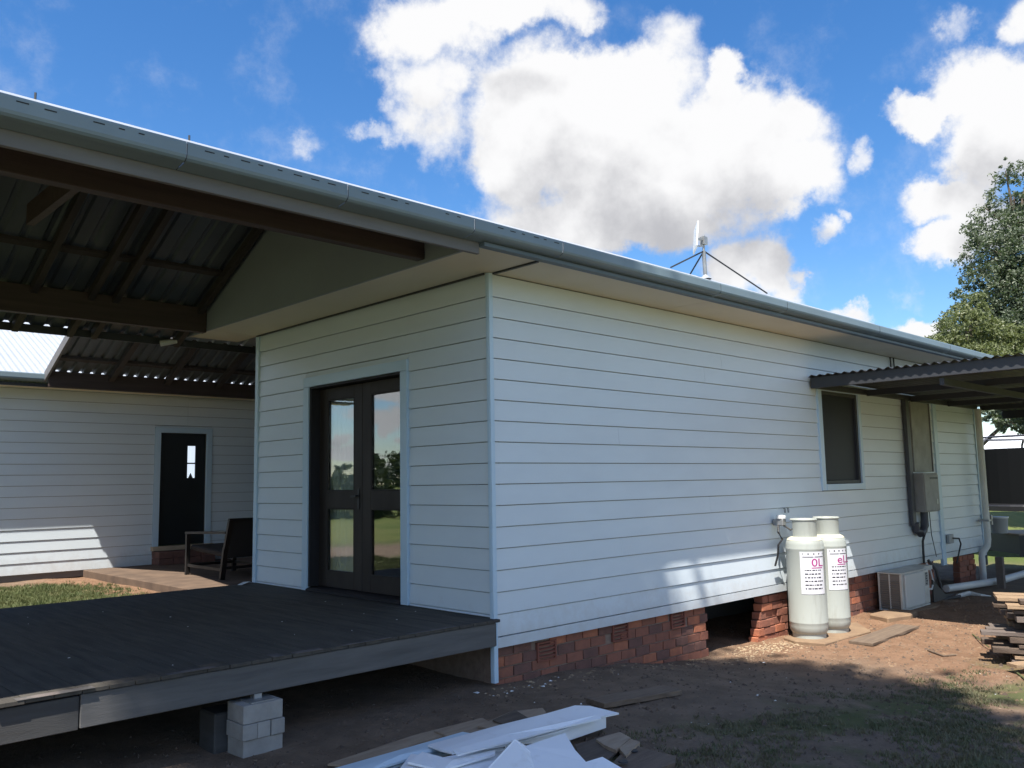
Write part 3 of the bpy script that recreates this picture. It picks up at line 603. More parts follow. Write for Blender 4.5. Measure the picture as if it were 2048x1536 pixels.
wd = obj('door', MB().box(1.322, 1.835, WY + .05, WY + .09, .612, 2.565).box(1.98, 2.155, WY + .05, WY + .09, .612, 2.565).box(1.835, 1.98, WY + .05, WY + .09, .612, 1.77).box(1.835, 1.98, WY + .05, WY + .09, 2.345, 2.565).box(1.835, 1.98, WY + .05, WY + .09, 2.022, 2.045), M['wing_door'], wing)
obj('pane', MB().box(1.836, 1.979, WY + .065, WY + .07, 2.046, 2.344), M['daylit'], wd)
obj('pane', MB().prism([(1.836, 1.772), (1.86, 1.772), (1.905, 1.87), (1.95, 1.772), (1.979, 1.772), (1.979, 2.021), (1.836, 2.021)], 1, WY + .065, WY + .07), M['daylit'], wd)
obj('handle', MB().tube([(1.40, WY + .0, 1.55), (1.40, WY + .05, 1.55)], .014, 8), M['black'], wd)
obj('door_sill', MB().box(1.2, 2.28, WY - .12, WY + .09, .53, .60), M['bed'], wing)
def zw(y): return 3.35 + .46 * (y - 9.42)
obj('roof_sheet', wave(-4.9, 8.3, zw, 9.42, 14.0, .098, .013), M['iron'], wing)
obj('roof_sheet', wave(-4.9, 8.3, lambda y: zw(14) - .46 * (y - 14), 14.0, 18.6, .098, .013), M['iron'], wing)
gx = [(y + 10.08, z - .075) for (y, z) in gutter_profile()]
obj('gutter_segment', MB().prism(gx, 0, -4.9, -.724), M['gutter'], wing); obj('gutter_segment', MB().prism(gx, 0, -.72, 8.3), M['gutter'], wing)
obj('fascia_board', MB().box(-4.9, 8.3, 9.515, 9.53, 3.20, 3.25), M['dark'], wing)
obj('soffit_sheet', MB().box(-4.9, 8.3, 9.531, 9.998, 3.225, 3.235), M['soffit'], wing)
tag(obj('floor_slab', MB().box(.12, 6.5, 4.12, 9.985, .0, .30), M['slab'], bevel=.01), kind='structure')
st = thing('door_steps', 'brown brick step in front of the black wing door', 'steps', (1.7, 9.7, .3))
for (i, j) in ((0, 0), (1, 0), (2, 0), (3, 0)):
    for k in range(2): piece('brick', ('stp',), lambda: MB().box(0, .24, 0, .32, 0, .105), M['brick_dark'], st, (1.22 + i * .25, 9.66, .302 + k * .11), bevel=.004)
obj('end_wall', MB().box(5.6, 5.7, Wd + .01, WY - .04, .302, 4.3), M['gable'], wing)
# ---- curtain and things by the doors
def curtain(y0, y1, x):
    n = 120; m = MB(); v = []
    for zz in (.6, 2.52):
        for i in range(n):
            u = i / (n - 1); yy = y0 + (y1 - y0) * u
            v.append((x + .028 * math.sin(u * 46 + 1.2 * math.sin(u * 9)) * (1 if zz < 1 else .8), yy, zz))
    m.add(v, [(i, i + 1, n + i + 1, n + i) for i in range(n - 1)]); return m
cu = thing('curtain', 'white sheer curtain hanging inside the left French door', 'curtain', (.26, 2.55, .6))
obj('cloth', curtain(2.16, 2.76, .20), M['curtain'], cu, smooth=True)
obj('curtain_rod', MB().tube([(.20, 1.1, 2.55), (.20, 2.9, 2.55)], .012, 8), M['dark'], cu)

# ---- deck
deck = thing('deck', 'dark grey painted timber deck under the veranda with a worn edge', 'deck', (-3, 2, .5))
x = -.004; i = 0
while x > -9.5:
    w = .14
    y0 = -.075 + rj.uniform(-.006, .006)
    piece('deck_board', ('db', i % 5), (lambda w=w: MB().box(-w + .0035, 0, 0, 4.01, 0, .022)), M['deck'], deck, (x, y0, .508 + rj.uniform(-.0006, .0006)), bevel=.0015)
    x -= w; i += 1
for k, (xa, w) in enumerate(((-.16, .3), (-.62, .2), (-1.55, .12), (-1.98, .1), (-2.28, .36), (-2.9, .28), (-3.35, .22))):
    pass
scw = MB(); xq = -.07
while xq > -9.4:
    for yq in (.35, 1.2, 2.1, 3.0):
        for dx in (-.035, .035):
            a_, b_ = xq + dx + rj.uniform(-.004, .004), yq + rj.uniform(-.006, .006); scw.box(a_ - .004, a_ + .004, b_ - .004, b_ + .004, .5285, .5312)
    xq -= .14
tag(obj('deck_screw', scw, M['dark'], deck), kind='stuff')
obj('edge_board', MB().box(-3.085, -.036, -.062, -.022, .325, .503), M['deck_end'], deck, .004)
obj('edge_board', MB().box(-9.5, -3.09, -.054, -.016, .318, .496), M['deck_dark'], deck, .004)
obj('end_cap', MB().box(-.034, -.0325 + .0, -.06, .6, .33, .50), M['deck_dark'], deck)
for y in (.35, 1.2, 2.1, 3.0, 3.9): obj('joist', MB().box(-9.5, -.04, y - .025, y + .025, .36, .505), M['deck_dark'], deck)
obj('edge_board', MB().box(-9.5, -.036, 3.935, 3.96, .33, .503), M['deck_dark'], deck)
# bare worn strips where the paint has gone from the board ends
for (xa, xb, ya, yb) in ((-1.80, -1.60, -.079, -.02), (-1.95, -1.88, -.079, .03), (-2.62, -2.33, -.080, -.03), (-3.40, -3.02, -.081, -.015), (-3.9, -3.55, -.081, -.03), (-.9, -.45, -.0795, -.045), (-1.45, -1.05, -.0795, -.05)):
    obj('worn_strip', MB().box(xa, xb, ya - .002, yb, .5295, .5318), M['worn'], deck)
pier = thing('block_pier', 'stack of pale concrete blocks with a steel stub under the deck edge', 'pier', (-2.07, -.15, 0))
pb = M['block']
obj('block', MB().box(-2.20, -1.94, -.17, .04, .185, .292), pb, pier, .003); 
obj('block', MB().box(-2.205, -2.112, -.178, .04, .092, .182), pb, pier, .003); obj('block', MB().box(-2.108, -2.022, -.172, .04, .09, .182), pb, pier, .003); obj('block', MB().box(-2.018, -1.93, -.18, .04, .092, .182), pb, pier, .003)
obj('block', MB().box(-2.195, -1.935, -.165, .04, -.03, .089), pb, pier, .003)
obj('block', MB().box(-2.27, -2.03, .06, .28, -.03, .22), M['deck_dark'], pier, .01)
obj('steel_stub', MB().box(-2.075, -2.025, -.062, -.056, .293, .324).box(-2.075, -2.069, -.056, -.006, .293, .36).box(-2.14, -1.98, -.15, -.01, .293, .299), M['steel'], pier)
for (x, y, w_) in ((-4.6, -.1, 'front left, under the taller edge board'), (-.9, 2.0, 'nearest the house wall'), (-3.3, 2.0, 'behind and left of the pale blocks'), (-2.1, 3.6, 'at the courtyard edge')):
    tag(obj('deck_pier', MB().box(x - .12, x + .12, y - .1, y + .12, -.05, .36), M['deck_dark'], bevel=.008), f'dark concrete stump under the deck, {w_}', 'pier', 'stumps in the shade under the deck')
sc = MB(); sc.add([(-.02, 3.98, .534), (-.22, 3.86, .534), (-.20, 3.80, .536), (-.10, 3.83, .56), (-.03, 3.90, .536), (-.12, 3.92, .55)], [(0, 1, 5), (1, 2, 3, 5), (3, 4, 0, 5)])
o = obj('paper_scrap', sc, M['scrap']); o.location = (-.01, .03, .0); so = o.modifiers.new('thick', 'SOLIDIFY'); so.thickness = .004; tag(o, 'crumpled white scrap on the deck at the far house corner', 'litter')

# ---- armchair in the breezeway
ch = thing('armchair', 'black timber armchair with sling back facing the black door', 'chair', (1.25, 7.0, .30))
cx0, cx1, cy0, cy1, cz = .88, 1.62, 6.48, 7.75, .302
def leg(x, y, h, lean=0): return MB().beam((x, y, cz), (x, y + lean, cz + h), .055, .055, up=(1, 0, 0))
for x in (cx0, cx1):
    obj('leg', MB().beam((x, cy1, cz), (x, cy1, cz + .60), .05, .06, up=(1, 0, 0)), M['chair'], ch)
    obj('leg', MB().beam((x, cy0 + .12, cz), (x, cy0 + .02, cz + .45), .05, .07, up=(1, 0, 0)).beam((x, cy0 + .03, cz + .40), (x, cy0 - .12, cz + .84), .05, .06, up=(1, 0, 0)), M['chair'], ch)
    obj('armrest', MB().beam((x, cy1 + .04, cz + .62), (x, cy0 - .02, cz + .66), .07, .035), M['chair'], ch)
    obj('stretcher', MB().beam((x, cy1, cz + .14), (x, cy0 + .1, cz + .14), .03, .04), M['chair'], ch)
obj('seat', MB().prism([(cy0 + .02, cz + .30), (cy1 - .02, cz + .36), (cy1 - .02, cz + .44), (cy0 + .02, cz + .38)], 0, cx0 + .03, cx1 - .03), M['cushion2'], ch, .02)
obj('backrest', MB().prism([(cy0 + .02, cz + .30), (cy0 - .11, cz + .82), (cy0 - .08, cz + .83), (cy0 + .05, cz + .31)], 0, cx0 + .03, cx1 - .03), M['cushion'], ch)
obj('top_rail', MB().beam((cx0 - .02, cy0 - .11, cz + .84), (cx1 + .02, cy0 - .11, cz + .84), .05, .035), M['chair'], ch)
obj('stretcher', MB().beam((cx0, cy0 + .1, cz + .16), (cx1, cy0 + .1, cz + .16), .03, .04), M['chair'], ch)
obj('stretcher', MB().beam((cx0, cy1, cz + .14), (cx1, cy1, cz + .14), .03, .04), M['chair'], ch)

# ------------------------------------------------------------------ carport
cp = thing('carport', 'dark carport with a corrugated iron roof fixed to the house wall', 'carport', (8.5, -3, 0))
cpx0, cpx1, cpy0, cpy1 = 5.42, 12.9, -5.2, -.030
def zc(x): return 2.845 - .012 * (x - 5.42)
obj('roof_sheet', wave(cpy0, cpy1, zc, cpx0 - .05, cpx1, .105, .013, 8, flip=True), M['dark'], cp)
obj('edge_beam', MB().box(cpx0, cpx0 + .05, cpy0, -.037, 2.695, 2.832), M['dark'], cp, .003)
obj('edge_beam', MB().box(cpx1 - .08, cpx1 - .03, cpy0, -.02, 2.60, 2.74), M['dark'], cp)
obj('wall_plate', MB().box(cpx0 + .051, 11.3, -.085, -.037, 2.70, 2.765), M['dark'], cp)
obj('front_beam', MB().box(cpx0 + .051, cpx1 - .081, cpy0 + .1, cpy0 + .15, 2.61, 2.75), M['dark'], cp)
for x in (6.9, 8.4, 9.9, 11.4): obj('purlin', MB().box(x, x + .05, cpy0 + .15, -.09, 2.68, 2.76), M['dark'], cp)
for y in (-1.6, -3.2): obj('rafter', MB().box(cpx0 + .052, cpx1 - .082, y, y + .05, 2.60, 2.678), M['dark'], cp)
for x in (5.5, 12.8): obj('post', MB().box(x - .04, x + .04, cpy0 + .02, cpy0 + .098, -.3, 2.69), M['dark'], cp)

# ------------------------------------------------------------------ service things on the wall
def zd(x, y=-.3): return gz(x, y)
dc = thing('cable_duct', 'dark grey cable duct running down the wall with a turned foot', 'duct', (8.4, -.05, .8))
obj('duct_body', MB().box(8.22, 8.34, -.085, -.028, .86, 2.70), M['duct'], dc, .006)
obj('duct_foot', MB().tube([(8.31, -.07, .90), (8.33, -.07, .80), (8.45, -.08, .74), (8.58, -.08, .78), (8.64, -.08, .92), (8.65, -.08, 1.06)], .055, 12), M['duct'], dc, smooth=True)
wp = thing('wall_panel', 'tall grey cover panel on the wall above the meter box', 'panel', (8.85, -.03, 2.2))
obj('cover_sheet', MB().box(8.46, 9.14, -.062, -.028, 1.64, 2.69), M['box'], wp, .004)
obj('cover_edge', MB().box(9.143, 9.16, -.075, -.028, 1.64, 2.69), M['fascia'], wp)
mbx = thing('meter_box', 'grey steel meter box on the wall below the cover panel', 'meter box', (8.9, -.1, 1.3))
obj('box_body', MB().box(8.42, 8.98, -.185, -.028, 1.05, 1.62), M['box'], mbx, .006)
obj('box_lid', MB().box(8.435, 8.965, -.198, -.1855, 1.065, 1.595), M['box'], mbx, .004)
obj('lid_slot', MB().box(8.64, 8.94, -.2003, -.1982, 1.53, 1.56), M['black'], mbx)
obj('lock', MB().box(8.84, 8.90, -.202, -.1982, 1.16, 1.23), M['steel'], mbx)
tag(obj('power_cable', MB().tube([(8.72, -.09, 1.06), (8.72, -.09, .84), (8.60, -.08, .72), (8.57, -.06, .62), (8.58, -.05, .30)], .018, 8), M['black'], smooth=True), 'thick black cable dropping from the meter box to the cooler', 'cable')
tag(obj('thin_wire', MB().tube([(8.82, -.09, 1.05), (8.92, -.06, .70), (9.08, -.05, .36)], .006, 6), M['black'], smooth=True), 'thin black wire sagging beside the thick cable', 'wire')
ou = thing('power_outlet', 'green-grey outdoor power outlet with a plugged black lead', 'outlet', (9.66, -.04, .58))
obj('outlet_box', MB().box(9.60, 9.78, -.075, -.027, .52, .66), M['bucket'], ou, .006)
obj('lead', MB().tube([(9.72, -.08, .60), (9.84, -.13, .59), (9.93, -.12, .50), (9.92, -.08, .34), (9.86, -.06, .20)], .012, 8), M['black'], ou, smooth=True)
for (x, t) in ((7.90, 'left of the two'), (8.02, 'right of the two')):
    tag(obj('antenna_cable', MB().tube([(x, -.036, 3.31), (x, -.042, 3.05), (x, -.09, 2.862)], .011, 6), M['black']), f'short black cable from the soffit to the carport roof, {t}', 'cable', 'black cables between soffit and carport')
for (x, t) in ((4.60, 'left'), (4.68, 'right')):
    tag(obj('pipe_clip', MB().tube([(x - .014, -.028, 1.235), (x - .014, -.04, 1.235), (x - .010, -.042, 1.185), (x + .010, -.042, 1.185), (x + .014, -.04, 1.235), (x + .014, -.028, 1.235)], .004, 6), M['duct']), f'{t} of two tiny dark clips on the boards above the gas cylinders', 'clip', 'clips on the wall above the cylinders')
dp = thing('downpipe', 'white plastic downpipe at the far end of the wall under the carport', 'pipe', (11.3, -.15, 0))
obj('pipe', MB().tube([(11.13, -.14, 2.69), (11.13, -.14, .50), (11.12, -.13, .40), (11.0, -.07, .26), (10.99, -.07, .18), (10.99, -.07, gz(11, -.07) - .02)], .052, 14), M['pvc'], dp, smooth=True)
obj('bracket', MB().box(11.06, 11.24, -.20, -.035, .80, .83).box(11.20, 11.26, -.20, -.1, .74, .90), M['steel'], dp)
dp2 = tag(obj('black_downpipe', MB().tube([(11.43, .02, 2.66), (11.43, .02, .05)], .04, 10), M['duct'], smooth=True), 'black pipe in the shade behind the white downpipe', 'pipe')
pts = [at(1893, 1180, 2, -.12), at(1960, 1170, 2, -.12), at(2000, 1164, 2, -.11), at(2048, 1150, 2, -.09), at(2110, 1130, 2, -.07)]
tag(obj('ground_pipe', MB().tube([p + Vector((0, 0, .02)) for p in pts], .055, 12), M['pvc'], smooth=True), 'long white pipe lying on the ground beyond the cooler', 'pipe')

# ---- gas cylinders
def cylinder_parts(t, x, y, z0, H, R, ang, letters, label):
    body = MB().lathe([(0, z0 + .035), (R * .70, z0 + .037), (R * .88, z0 + .055), (R * .97, z0 + .085), (R, z0 + .13), (R, z0 + .165), (R * 1.010, z0 + .17), (R * 1.010, z0 + .18), (R, z0 + .187), (R, z0 + H * .745), (R * 1.010, z0 + H * .75), (R * 1.010, z0 + H * .758), (R, z0 + H * .763), (R * .99, z0 + H * .79), (R * .95, z0 + H * .815), (R * .86, z0 + H * .838), (R * .70, z0 + H * .852), (0, z0 + H * .862)], 48, (x, y))
    b = obj('tank_body', body, M['cyl'], t, smooth=True)
    obj('sunlit_dome', MB().lathe([(R * .925, z0 + H * .826), (R * .86, z0 + H * .8405), (R * .70, z0 + H * .8545), (R * .2, z0 + H * .862)], 48, (x, y)), M['dome_sun'], t, smooth=True)
    obj('foot_ring', MB().lathe([(R * .84, z0), (R * .86, z0), (R * .86, z0 + .06), (R * .84, z0 + .06), (R * .84, z0)], 40, (x, y)), M['cyl'], t, smooth=True)
    c0, c1 = z0 + H * .835, z0 + H
    col = MB()
    for (a0, a1) in ((ang - 2.3, ang + .2), (ang + .75, ang + 2.9)):
        col.lathe([(R * .66, c0), (R * .68, c0), (R * .68, c1 - .012), (R * .695, c1), (R * .65, c1), (R * .655, c1 - .012), (R * .66, c0)], 22, (x, y), 0, a0, a1)
    obj('collar', col, M['cyl'], t, smooth=True)
    rim = MB(); n = 40
    rim.tube([(x + R * .67 * math.cos(2 * math.pi * k / n), y + R * .67 * math.sin(2 * math.pi * k / n), c1) for k in range(n + 1)], .012, 8)
    obj('collar_rim', rim, M['cyl'], t, smooth=True)
    obj('valve', MB().tube([(x, y, z0 + H * .85), (x, y, z0 + H * .95)], .03, 10).tube([(x - .09, y, z0 + H * .93), (x + .05, y, z0 + H * .93)], .018, 8).lathe([(0, c1 - .03), (.04, c1 - .03), (.04, c1 - .005), (0, c1 - .005)], 12, (x, y)), M['steel'], t, smooth=True)
    a0, a1 = label; zt, zb_ = z0 + H * .735, z0 + H * .38
    lab = obj('label_sticker', MB().lathe([(R * 1.0145, zb_), (R * 1.0145, zt)], 24, (x, y), 0, a0, a1), M['label'], t, smooth=True)
    pr = MB(); rr = R * 1.019
    def bar(u0, u1, v0, v1): pr.lathe([(rr, zb_ + (zt - zb_) * v0), (rr, zb_ + (zt - zb_) * v1)], 4, (x, y), 0, a0 + (a1 - a0) * u0, a0 + (a1 - a0) * u1)
    bar(.10, .98, .93, .965); bar(.10, .52, .865, .885); bar(.56, .98, .865, .885)
    r = random.Random(int(x * 100))
    for k, v in enumerate((.55, .46, .375, .29, .20, .115)):
        u = .16
        while u < .82:
            w = r.uniform(.04, .14); bar(u, min(u + w, .9), v, v + (.024 if k < 1 else .03)); u += w + r.uniform(.015, .05)
    tag(obj('fine_print', pr, M['print'], lab), kind='stuff')
    cu_ = bpy.data.curves.new('lettering', 'FONT'); cu_.body = letters; cu_.size = .15; cu_.space_character = 1.0; cu_.offset = .001
    to = bpy.data.objects.new('tmp', cu_); COL.objects.link(to)
    me = bpy.data.meshes.new_from_object(to.evaluated_get(bpy.context.evaluated_depsgraph_get())); bpy.data.objects.remove(to); bpy.data.curves.remove(cu_)
    bm = bmesh.new(); bm.from_mesh(me); bmesh.ops.triangulate(bm, faces=bm.faces); bmesh.ops.subdivide_edges(bm, edges=[e for e in bm.edges if e.calc_length() > .02], cuts=2)
    zt_ = zb_ + (zt - zb_) * .655
    for v in bm.verts:
        a = a0 + (a1 - a0) * .42 + v.co.x / R; v.co = Vector((x + R * 1.021 * math.cos(a), y + R * 1.021 * math.sin(a), zt_ + v.co.y * .80))
    bm.to_mesh(me); bm.free(); me.materials.clear(); me.materials.append(M['print_pink'])
    obj('lettering', me, None, lab)
    obj('underline', MB().lathe([(R * 1.021, zt_ - .022), (R * 1.021, zt_ - .012)], 6, (x, y), 0, a0 + (a1 - a0) * .42, a0 + (a1 - a0) * .9), M['print_pink'], lab)
g1 = thing('gas_cylinder', 'nearer grey-green gas cylinder on the paver against the sunlit boards', 'gas cylinder', (4.51, -.31, -.185), 'gas cylinders against the wall')
g2 = thing('gas_cylinder', 'farther gas cylinder half hidden behind its neighbour, purple letters showing', 'gas cylinder', (5.02, -.33, -.185), 'gas cylinders against the wall')
A = -2.67  # direction from the cylinders back to the camera
cylinder_parts(g1, 4.51, -.31, -.185, 1.30, .208, A + 1.3, '0L', (A - .27, A + 1.08))
cylinder_parts(g2, 5.02, -.33, -.185, 1.30, .208, A + 1.1, 'eLL', (A - .05, A + 1.15))
rg = thing('gas_regulator', 'small white regulator with dark hoses on the wall beside the cylinders', 'regulator', (4.27, -.1, 1.1))
obj('regulator_cap', MB().lathe([(0, 1.125), (.05, 1.125), (.055, 1.14), (.05, 1.165), (0, 1.17)], 16, (4.36, -.12)), M['scrap'], rg, smooth=True)
obj('regulator_body', MB().box(4.32, 4.40, -.16, -.03, 1.05, 1.124), M['steel'], rg, .008)
obj('gas_hose', MB().tube([(4.33, -.10, 1.06), (4.28, -.12, .98), (4.31, -.15, .90), (4.27, -.12, .84), (4.30, -.09, .72), (4.28, -.06, .60)], .012, 8), M['black'], rg, smooth=True)
obj('gas_hose', MB().tube([(4.38, -.12, 1.06), (4.42, -.20, 1.0), (4.46, -.24, 1.03), (4.50, -.30, 1.06)], .010, 8), M['hose'], rg, smooth=True)
pv = [(4.25, -.62), (5.3, -.66), (5.75, -.30), (5.6, -.12), (4.3, -.10), (4.18, -.3)]
tag(obj('paver_pad', MB().prism(pv, 2, -.30, -.178), M['conc'], bevel=.012), 'tan concrete pad under the two gas cylinders', 'paver')

# ---- window air conditioner left on the ground
ac = thing('air_conditioner', 'old white box air conditioner standing on a slab against the brick base', 'air conditioner', (7.4, -.25, -.15))
ax0, ax1, ay0, ay1, az0, az1 = 6.95, 7.88, -.37, -.05, -.19, .31
obj('casing', MB().box(ax0, ax1, ay0, ay1, az1 - .018, az1).box(ax0, ax1, ay0, ay1, az0, az0 + .018).box(ax0 + .04, ax1, ay0 + .016, ay1, az0 + .0185, az1 - .0185), M['ac'], ac, .004)
gr = obj('louvre_panel', MB().box(ax0 + .012, ax0 + .039, ay0 + .03, ay1 - .02, az0 + .03, az1 - .03), M['grille'], ac)
for k in range(13): piece('slat', 'acs', lambda: MB().prism([(0, 0), (-.012, -.008), (-.012, -.004), (0, .004)], 1, -.125, .125), M['grille'], gr, (ax0 + .012, (ay0 + ay1) / 2 + .002, az0 + .05 + k * .0285))
for (y, w) in ((ay0 + .012, .024), (ay1 - .02, .02), ((ay0 + ay1) / 2 + .0, .014)): obj('post_strip', MB().box(ax0 - .004, ax0 + .03, y - w / 2, y + w / 2, az0 + .0186, az1 - .0186), M['ac'], ac)
obj('front_panel', MB().box(ax0 + .10, ax1 - .20, ay0 - .012, ay0 + .0155, az0 + .035, az1 - .03), M['ac_panel'], ac, .008)
obj('side_strip', MB().box(ax1 - .185, ax1 - .02, ay0 - .008, ay0 + .0155, az0 + .03, az1 - .025), M['ac'], ac, .004)
cp_ = obj('control_plate', MB().box(ax1 - .16, ax1 - .06, ay0 - .0105, ay0 - .0085, az1 - .23, az1 - .05), M['box'], ac)
for k in range(5): piece('control_mark', 'cm', lambda: MB().box(0, .045, -.002, 0, 0, .016), M['print'], cp_, (ax1 - .14 + .02 * (k % 2), ay0 - .0107, az1 - .075 - k * .034))
obj('top_flange', MB().box(ax1 + .001, ax1 + .42, ay0 + .1, .0, az1 - .06, az1 - .002), M['ac'], ac)
obj('drain_tube', MB().tube([(ax1, -.3, .02), (ax1 + .15, -.34, -.0), (ax1 + .34, -.30, .08), (ax1 + .42, -.24, .22), (ax1 + .40, -.2, .33)], .014, 8), M['pvc'], ac, smooth=True)
tag(obj('paver_slab', MB().prism([(6.65, -.46), (8.5, -.52), (8.6, -.05), (6.7, .02)], 2, -.30, -.193), M['conc'], bevel=.01), 'flat concrete slab under the old air conditioner', 'paver')
tag(obj('broken_slab', MB().prism([(6.15, -.50), (6.55, -.62), (6.95, -.55), (6.85, -.25), (6.3, -.2)], 2, -.26, -.145), M['conc'], bevel=.02), 'broken tan concrete lump in front of the air conditioner', 'rubble')
tag(obj('cable_loop', MB().tube([(8.45, -.16, .36), (8.52, -.24, .22), (8.53, -.28, .0), (8.5, -.3, gz(8.5, -.3) + .01), (8.8, -.42, gz(8.8, -.42) + .02), (9.2, -.36, gz(9.2, -.36) + .02)], .022, 8), M['hose'], smooth=True), 'dark hose looping down beside the air conditioner', 'hose')
tag(obj('black_flap', MB().prism([(8.12, -.20), (8.12, .12), (8.55, -.12), (9.0, -.16)], 1, -.33, -.31), M['hose']), 'dark rubber flap leaning beside the air conditioner', 'flap')

# ------------------------------------------------------------------ planks and offcuts on the ground
def plank(name, a, b, w, th, m, label, cat='plank', lift=.0, group=None, bend=0.0, tilt=0.0):
    a = Vector(a); b = Vector(b); d = (b - a); L_ = d.length; d.normalize(); n = 8
    side = Vector((-d.y, d.x, 0)).normalized(); u = side.cross(d) * -1
    if u.z < 0: u = -u
    side = (side * math.cos(tilt) + u * math.sin(tilt)).normalized(); u = d.cross(side); u = u if u.z > 0 else -u
    mb = MB(); v = []
    for i in range(n + 1):
        t = i / n; p = a + d * (L_ * t) + Vector((0, 0, bend * 4 * t * (1 - t)))
        j = .006 * math.sin(i * 2.1 + L_ * 7)
        v += [p - side * (w / 2 + j), p + side * (w / 2 - j * .6), p + side * (w / 2) + u * th, p - side * (w / 2) + u * th]
    f = [(0, 1, 2, 3), tuple(4 * n + k for k in (3, 2, 1, 0))]
    for i in range(n):
        for k in range(4): f.append((4 * i + k, 4 * i + (k + 1) % 4, 4 * i + 4 + (k + 1) % 4, 4 * i + 4 + k))
    mb.add(v, f); return tag(obj(name, mb, m, bevel=.002), label, cat, group)
def gp3(px, py, dz=0.0):
    z = 0.
    for _ in range(6): p = at(px, py, 2, z); z = gz(p.x, p.y) + dz
    return at(px, py, 2, z)
plank('plank', gp3(1722, 1290, .005), gp3(1815, 1255, .005), .26, .03, M['plank'], 'weathered grey-brown plank lying on the red clay by the cylinders')
plank('plank', gp3(1190, 1412, .004), gp3(1345, 1385, .004), .20, .035, M['plank'], 'half-buried grey plank in the dirt behind the white offcuts')
# white sheet and cladding offcuts in the foreground: each is a sheet with its own folds
def sheet(name, pts, m, label, th=.006, fold=None):   # pts: list of (px,py,height above ground)
    v = [gp3(px, py, h) for (px, py, h) in pts]
    mb = MB(); n = len(v); lo = [p - Vector((0, 0, th)) for p in v]
    faces = fold or [tuple(range(n))]
    mb.add(v, faces); mb.add(lo, [tuple(reversed(f)) for f in faces])
    edges = {}
    for f in faces:
        for i in range(len(f)):
            e = (f[i], f[(i + 1) % len(f)]); edges[e] = edges.get(e, 0) + 1
    for (a, b) in edges:
        if (b, a) not in edges: mb.f.append((a, a + n, b + n, b)); mb.mi.append(0)
    return tag(obj(name, mb, m), label, 'offcut')
sheet('board_offcut', [(655, 1528, .02), (830, 1470, .02), (965, 1436, .02), (985, 1448, .02), (870, 1476, .02), (700, 1532, .02)], M['ply'], 'thin brown board edge under the pale blue strip', .012)
sheet('board_offcut', [(868, 1462, .03), (962, 1436, .03), (1000, 1452, .03), (900, 1474, .03)], M['ply'], 'tan board piece behind the white offcuts', .012)
sheet('board_offcut', [(955, 1452, .045), (1020, 1424, .05), (1085, 1416, .05), (1092, 1424, .045), (1080, 1442, .04), (1000, 1462, .04)], M['ply'], 'tan board piece with a rounded corner at the back of the pile', .012)
sheet('board_offcut', [(985, 1440, .06), (1030, 1420, .065), (1060, 1438, .06), (1040, 1452, .05), (1010, 1450, .05)], M['ply_dark'], 'dark weathered board piece behind the white cladding strip', .01)
sheet('board_offcut', [(1150, 1490, .03), (1220, 1468, .03), (1258, 1482, .03), (1215, 1520, .03), (1165, 1528, .03)], M['ply_dark'], 'dark brown board under the crumpled white sheet', .012)
sheet('board_offcut', [(1192, 1478, .045), (1240, 1464, .05), (1262, 1476, .05), (1232, 1500, .05), (1208, 1490, .05)], M['ply'], 'small pale board offcut beside the dark brown board', .02)
sheet('board_offcut', [(1212, 1540, .03), (1262, 1488, .04), (1300, 1500, .04), (1352, 1512, .04), (1350, 1526, .03), (1290, 1548, .03)], M['plank'], 'flat grey offcut with two dark holes at the pile edge', .03)
for (px, py, t) in ((1266, 1502, 'upper'), (1246, 1524, 'lower')):  # flat black discs paint the dark inside of two holes
    p = gp3(px, py, .041); tag(obj('hole_disc', MB().lathe([(0, .0), (.03, .0), (.026, .004), (0, .004)], 14), M['black'], loc=(p.x, p.y, p.z + .0008)), f'{t} black disc standing for a hole in the grey offcut', 'hole')
sheet('cladding_strip', [(640, 1545, .05), (820, 1494, .055), (925, 1464, .06), (960, 1470, .06), (900, 1506, .05), (780, 1536, .045), (740, 1556, .04)], M['sheet_blue'], 'long pale blue cladding strip at the left of the pile', .01)
sheet('cladding_strip', [(855, 1490, .10), (1000, 1450, .12), (1090, 1428, .13), (1150, 1411, .14), (1180, 1412, .14), (1238, 1426, .13), (1200, 1434, .13), (1120, 1462, .12), (1010, 1490, .11), (905, 1506, .10), (880, 1500, .10),
                         (1200, 1436, .06), (1212, 1456, .05), (1120, 1478, .045), (1020, 1500, .04)], M['sheet'], 'long white cladding strip lying on top of the pile', .01,
      [(0, 1, 2, 7, 8, 9, 10), (2, 3, 4, 5, 6, 7), ])
sheet('cladding_strip', [(1010, 1492, .095), (1120, 1464, .105), (1212, 1434, .115), (1212, 1452, .06), (1125, 1482, .05), (1020, 1500, .04)], M['sheet'], 'white board under the top strip showing its long edge', .012, [(0, 1, 4, 5), (1, 2, 3, 4)])
sheet('cladding_strip', [(790, 1550, .075), (822, 1508, .085), (880, 1516, .085), (1000, 1494, .085), (1030, 1500, .07), (980, 1536, .06), (930, 1560, .06)], M['sheet'], 'wide white board with a dark slot at the front left', .012)
sheet('cladding_strip', [(815, 1524, .10), (845, 1504, .105), (905, 1520, .10), (990, 1500, .10), (990, 1508, .09), (885, 1540, .09)], M['sheet'], 'narrow white board lapped over the wide one', .012)
sheet('crumpled_sheet', [(965, 1548, .07), (1030, 1478, .20), (1062, 1505, .14), (1075, 1548, .10), (1052, 1492, .15), (1130, 1466, .17), (1150, 1500, .13), (1172, 1524, .10), (1205, 1514, .11), (1260, 1546, .07), (1170, 1556, .08)], M['sheet'], 'crumpled white sheet peaked up at the front of the pile', .004,
      [(0, 1, 2, 3), (1, 4, 2), (4, 5, 6), (4, 6, 7, 2), (2, 7, 10, 3), (7, 8, 9, 10)])
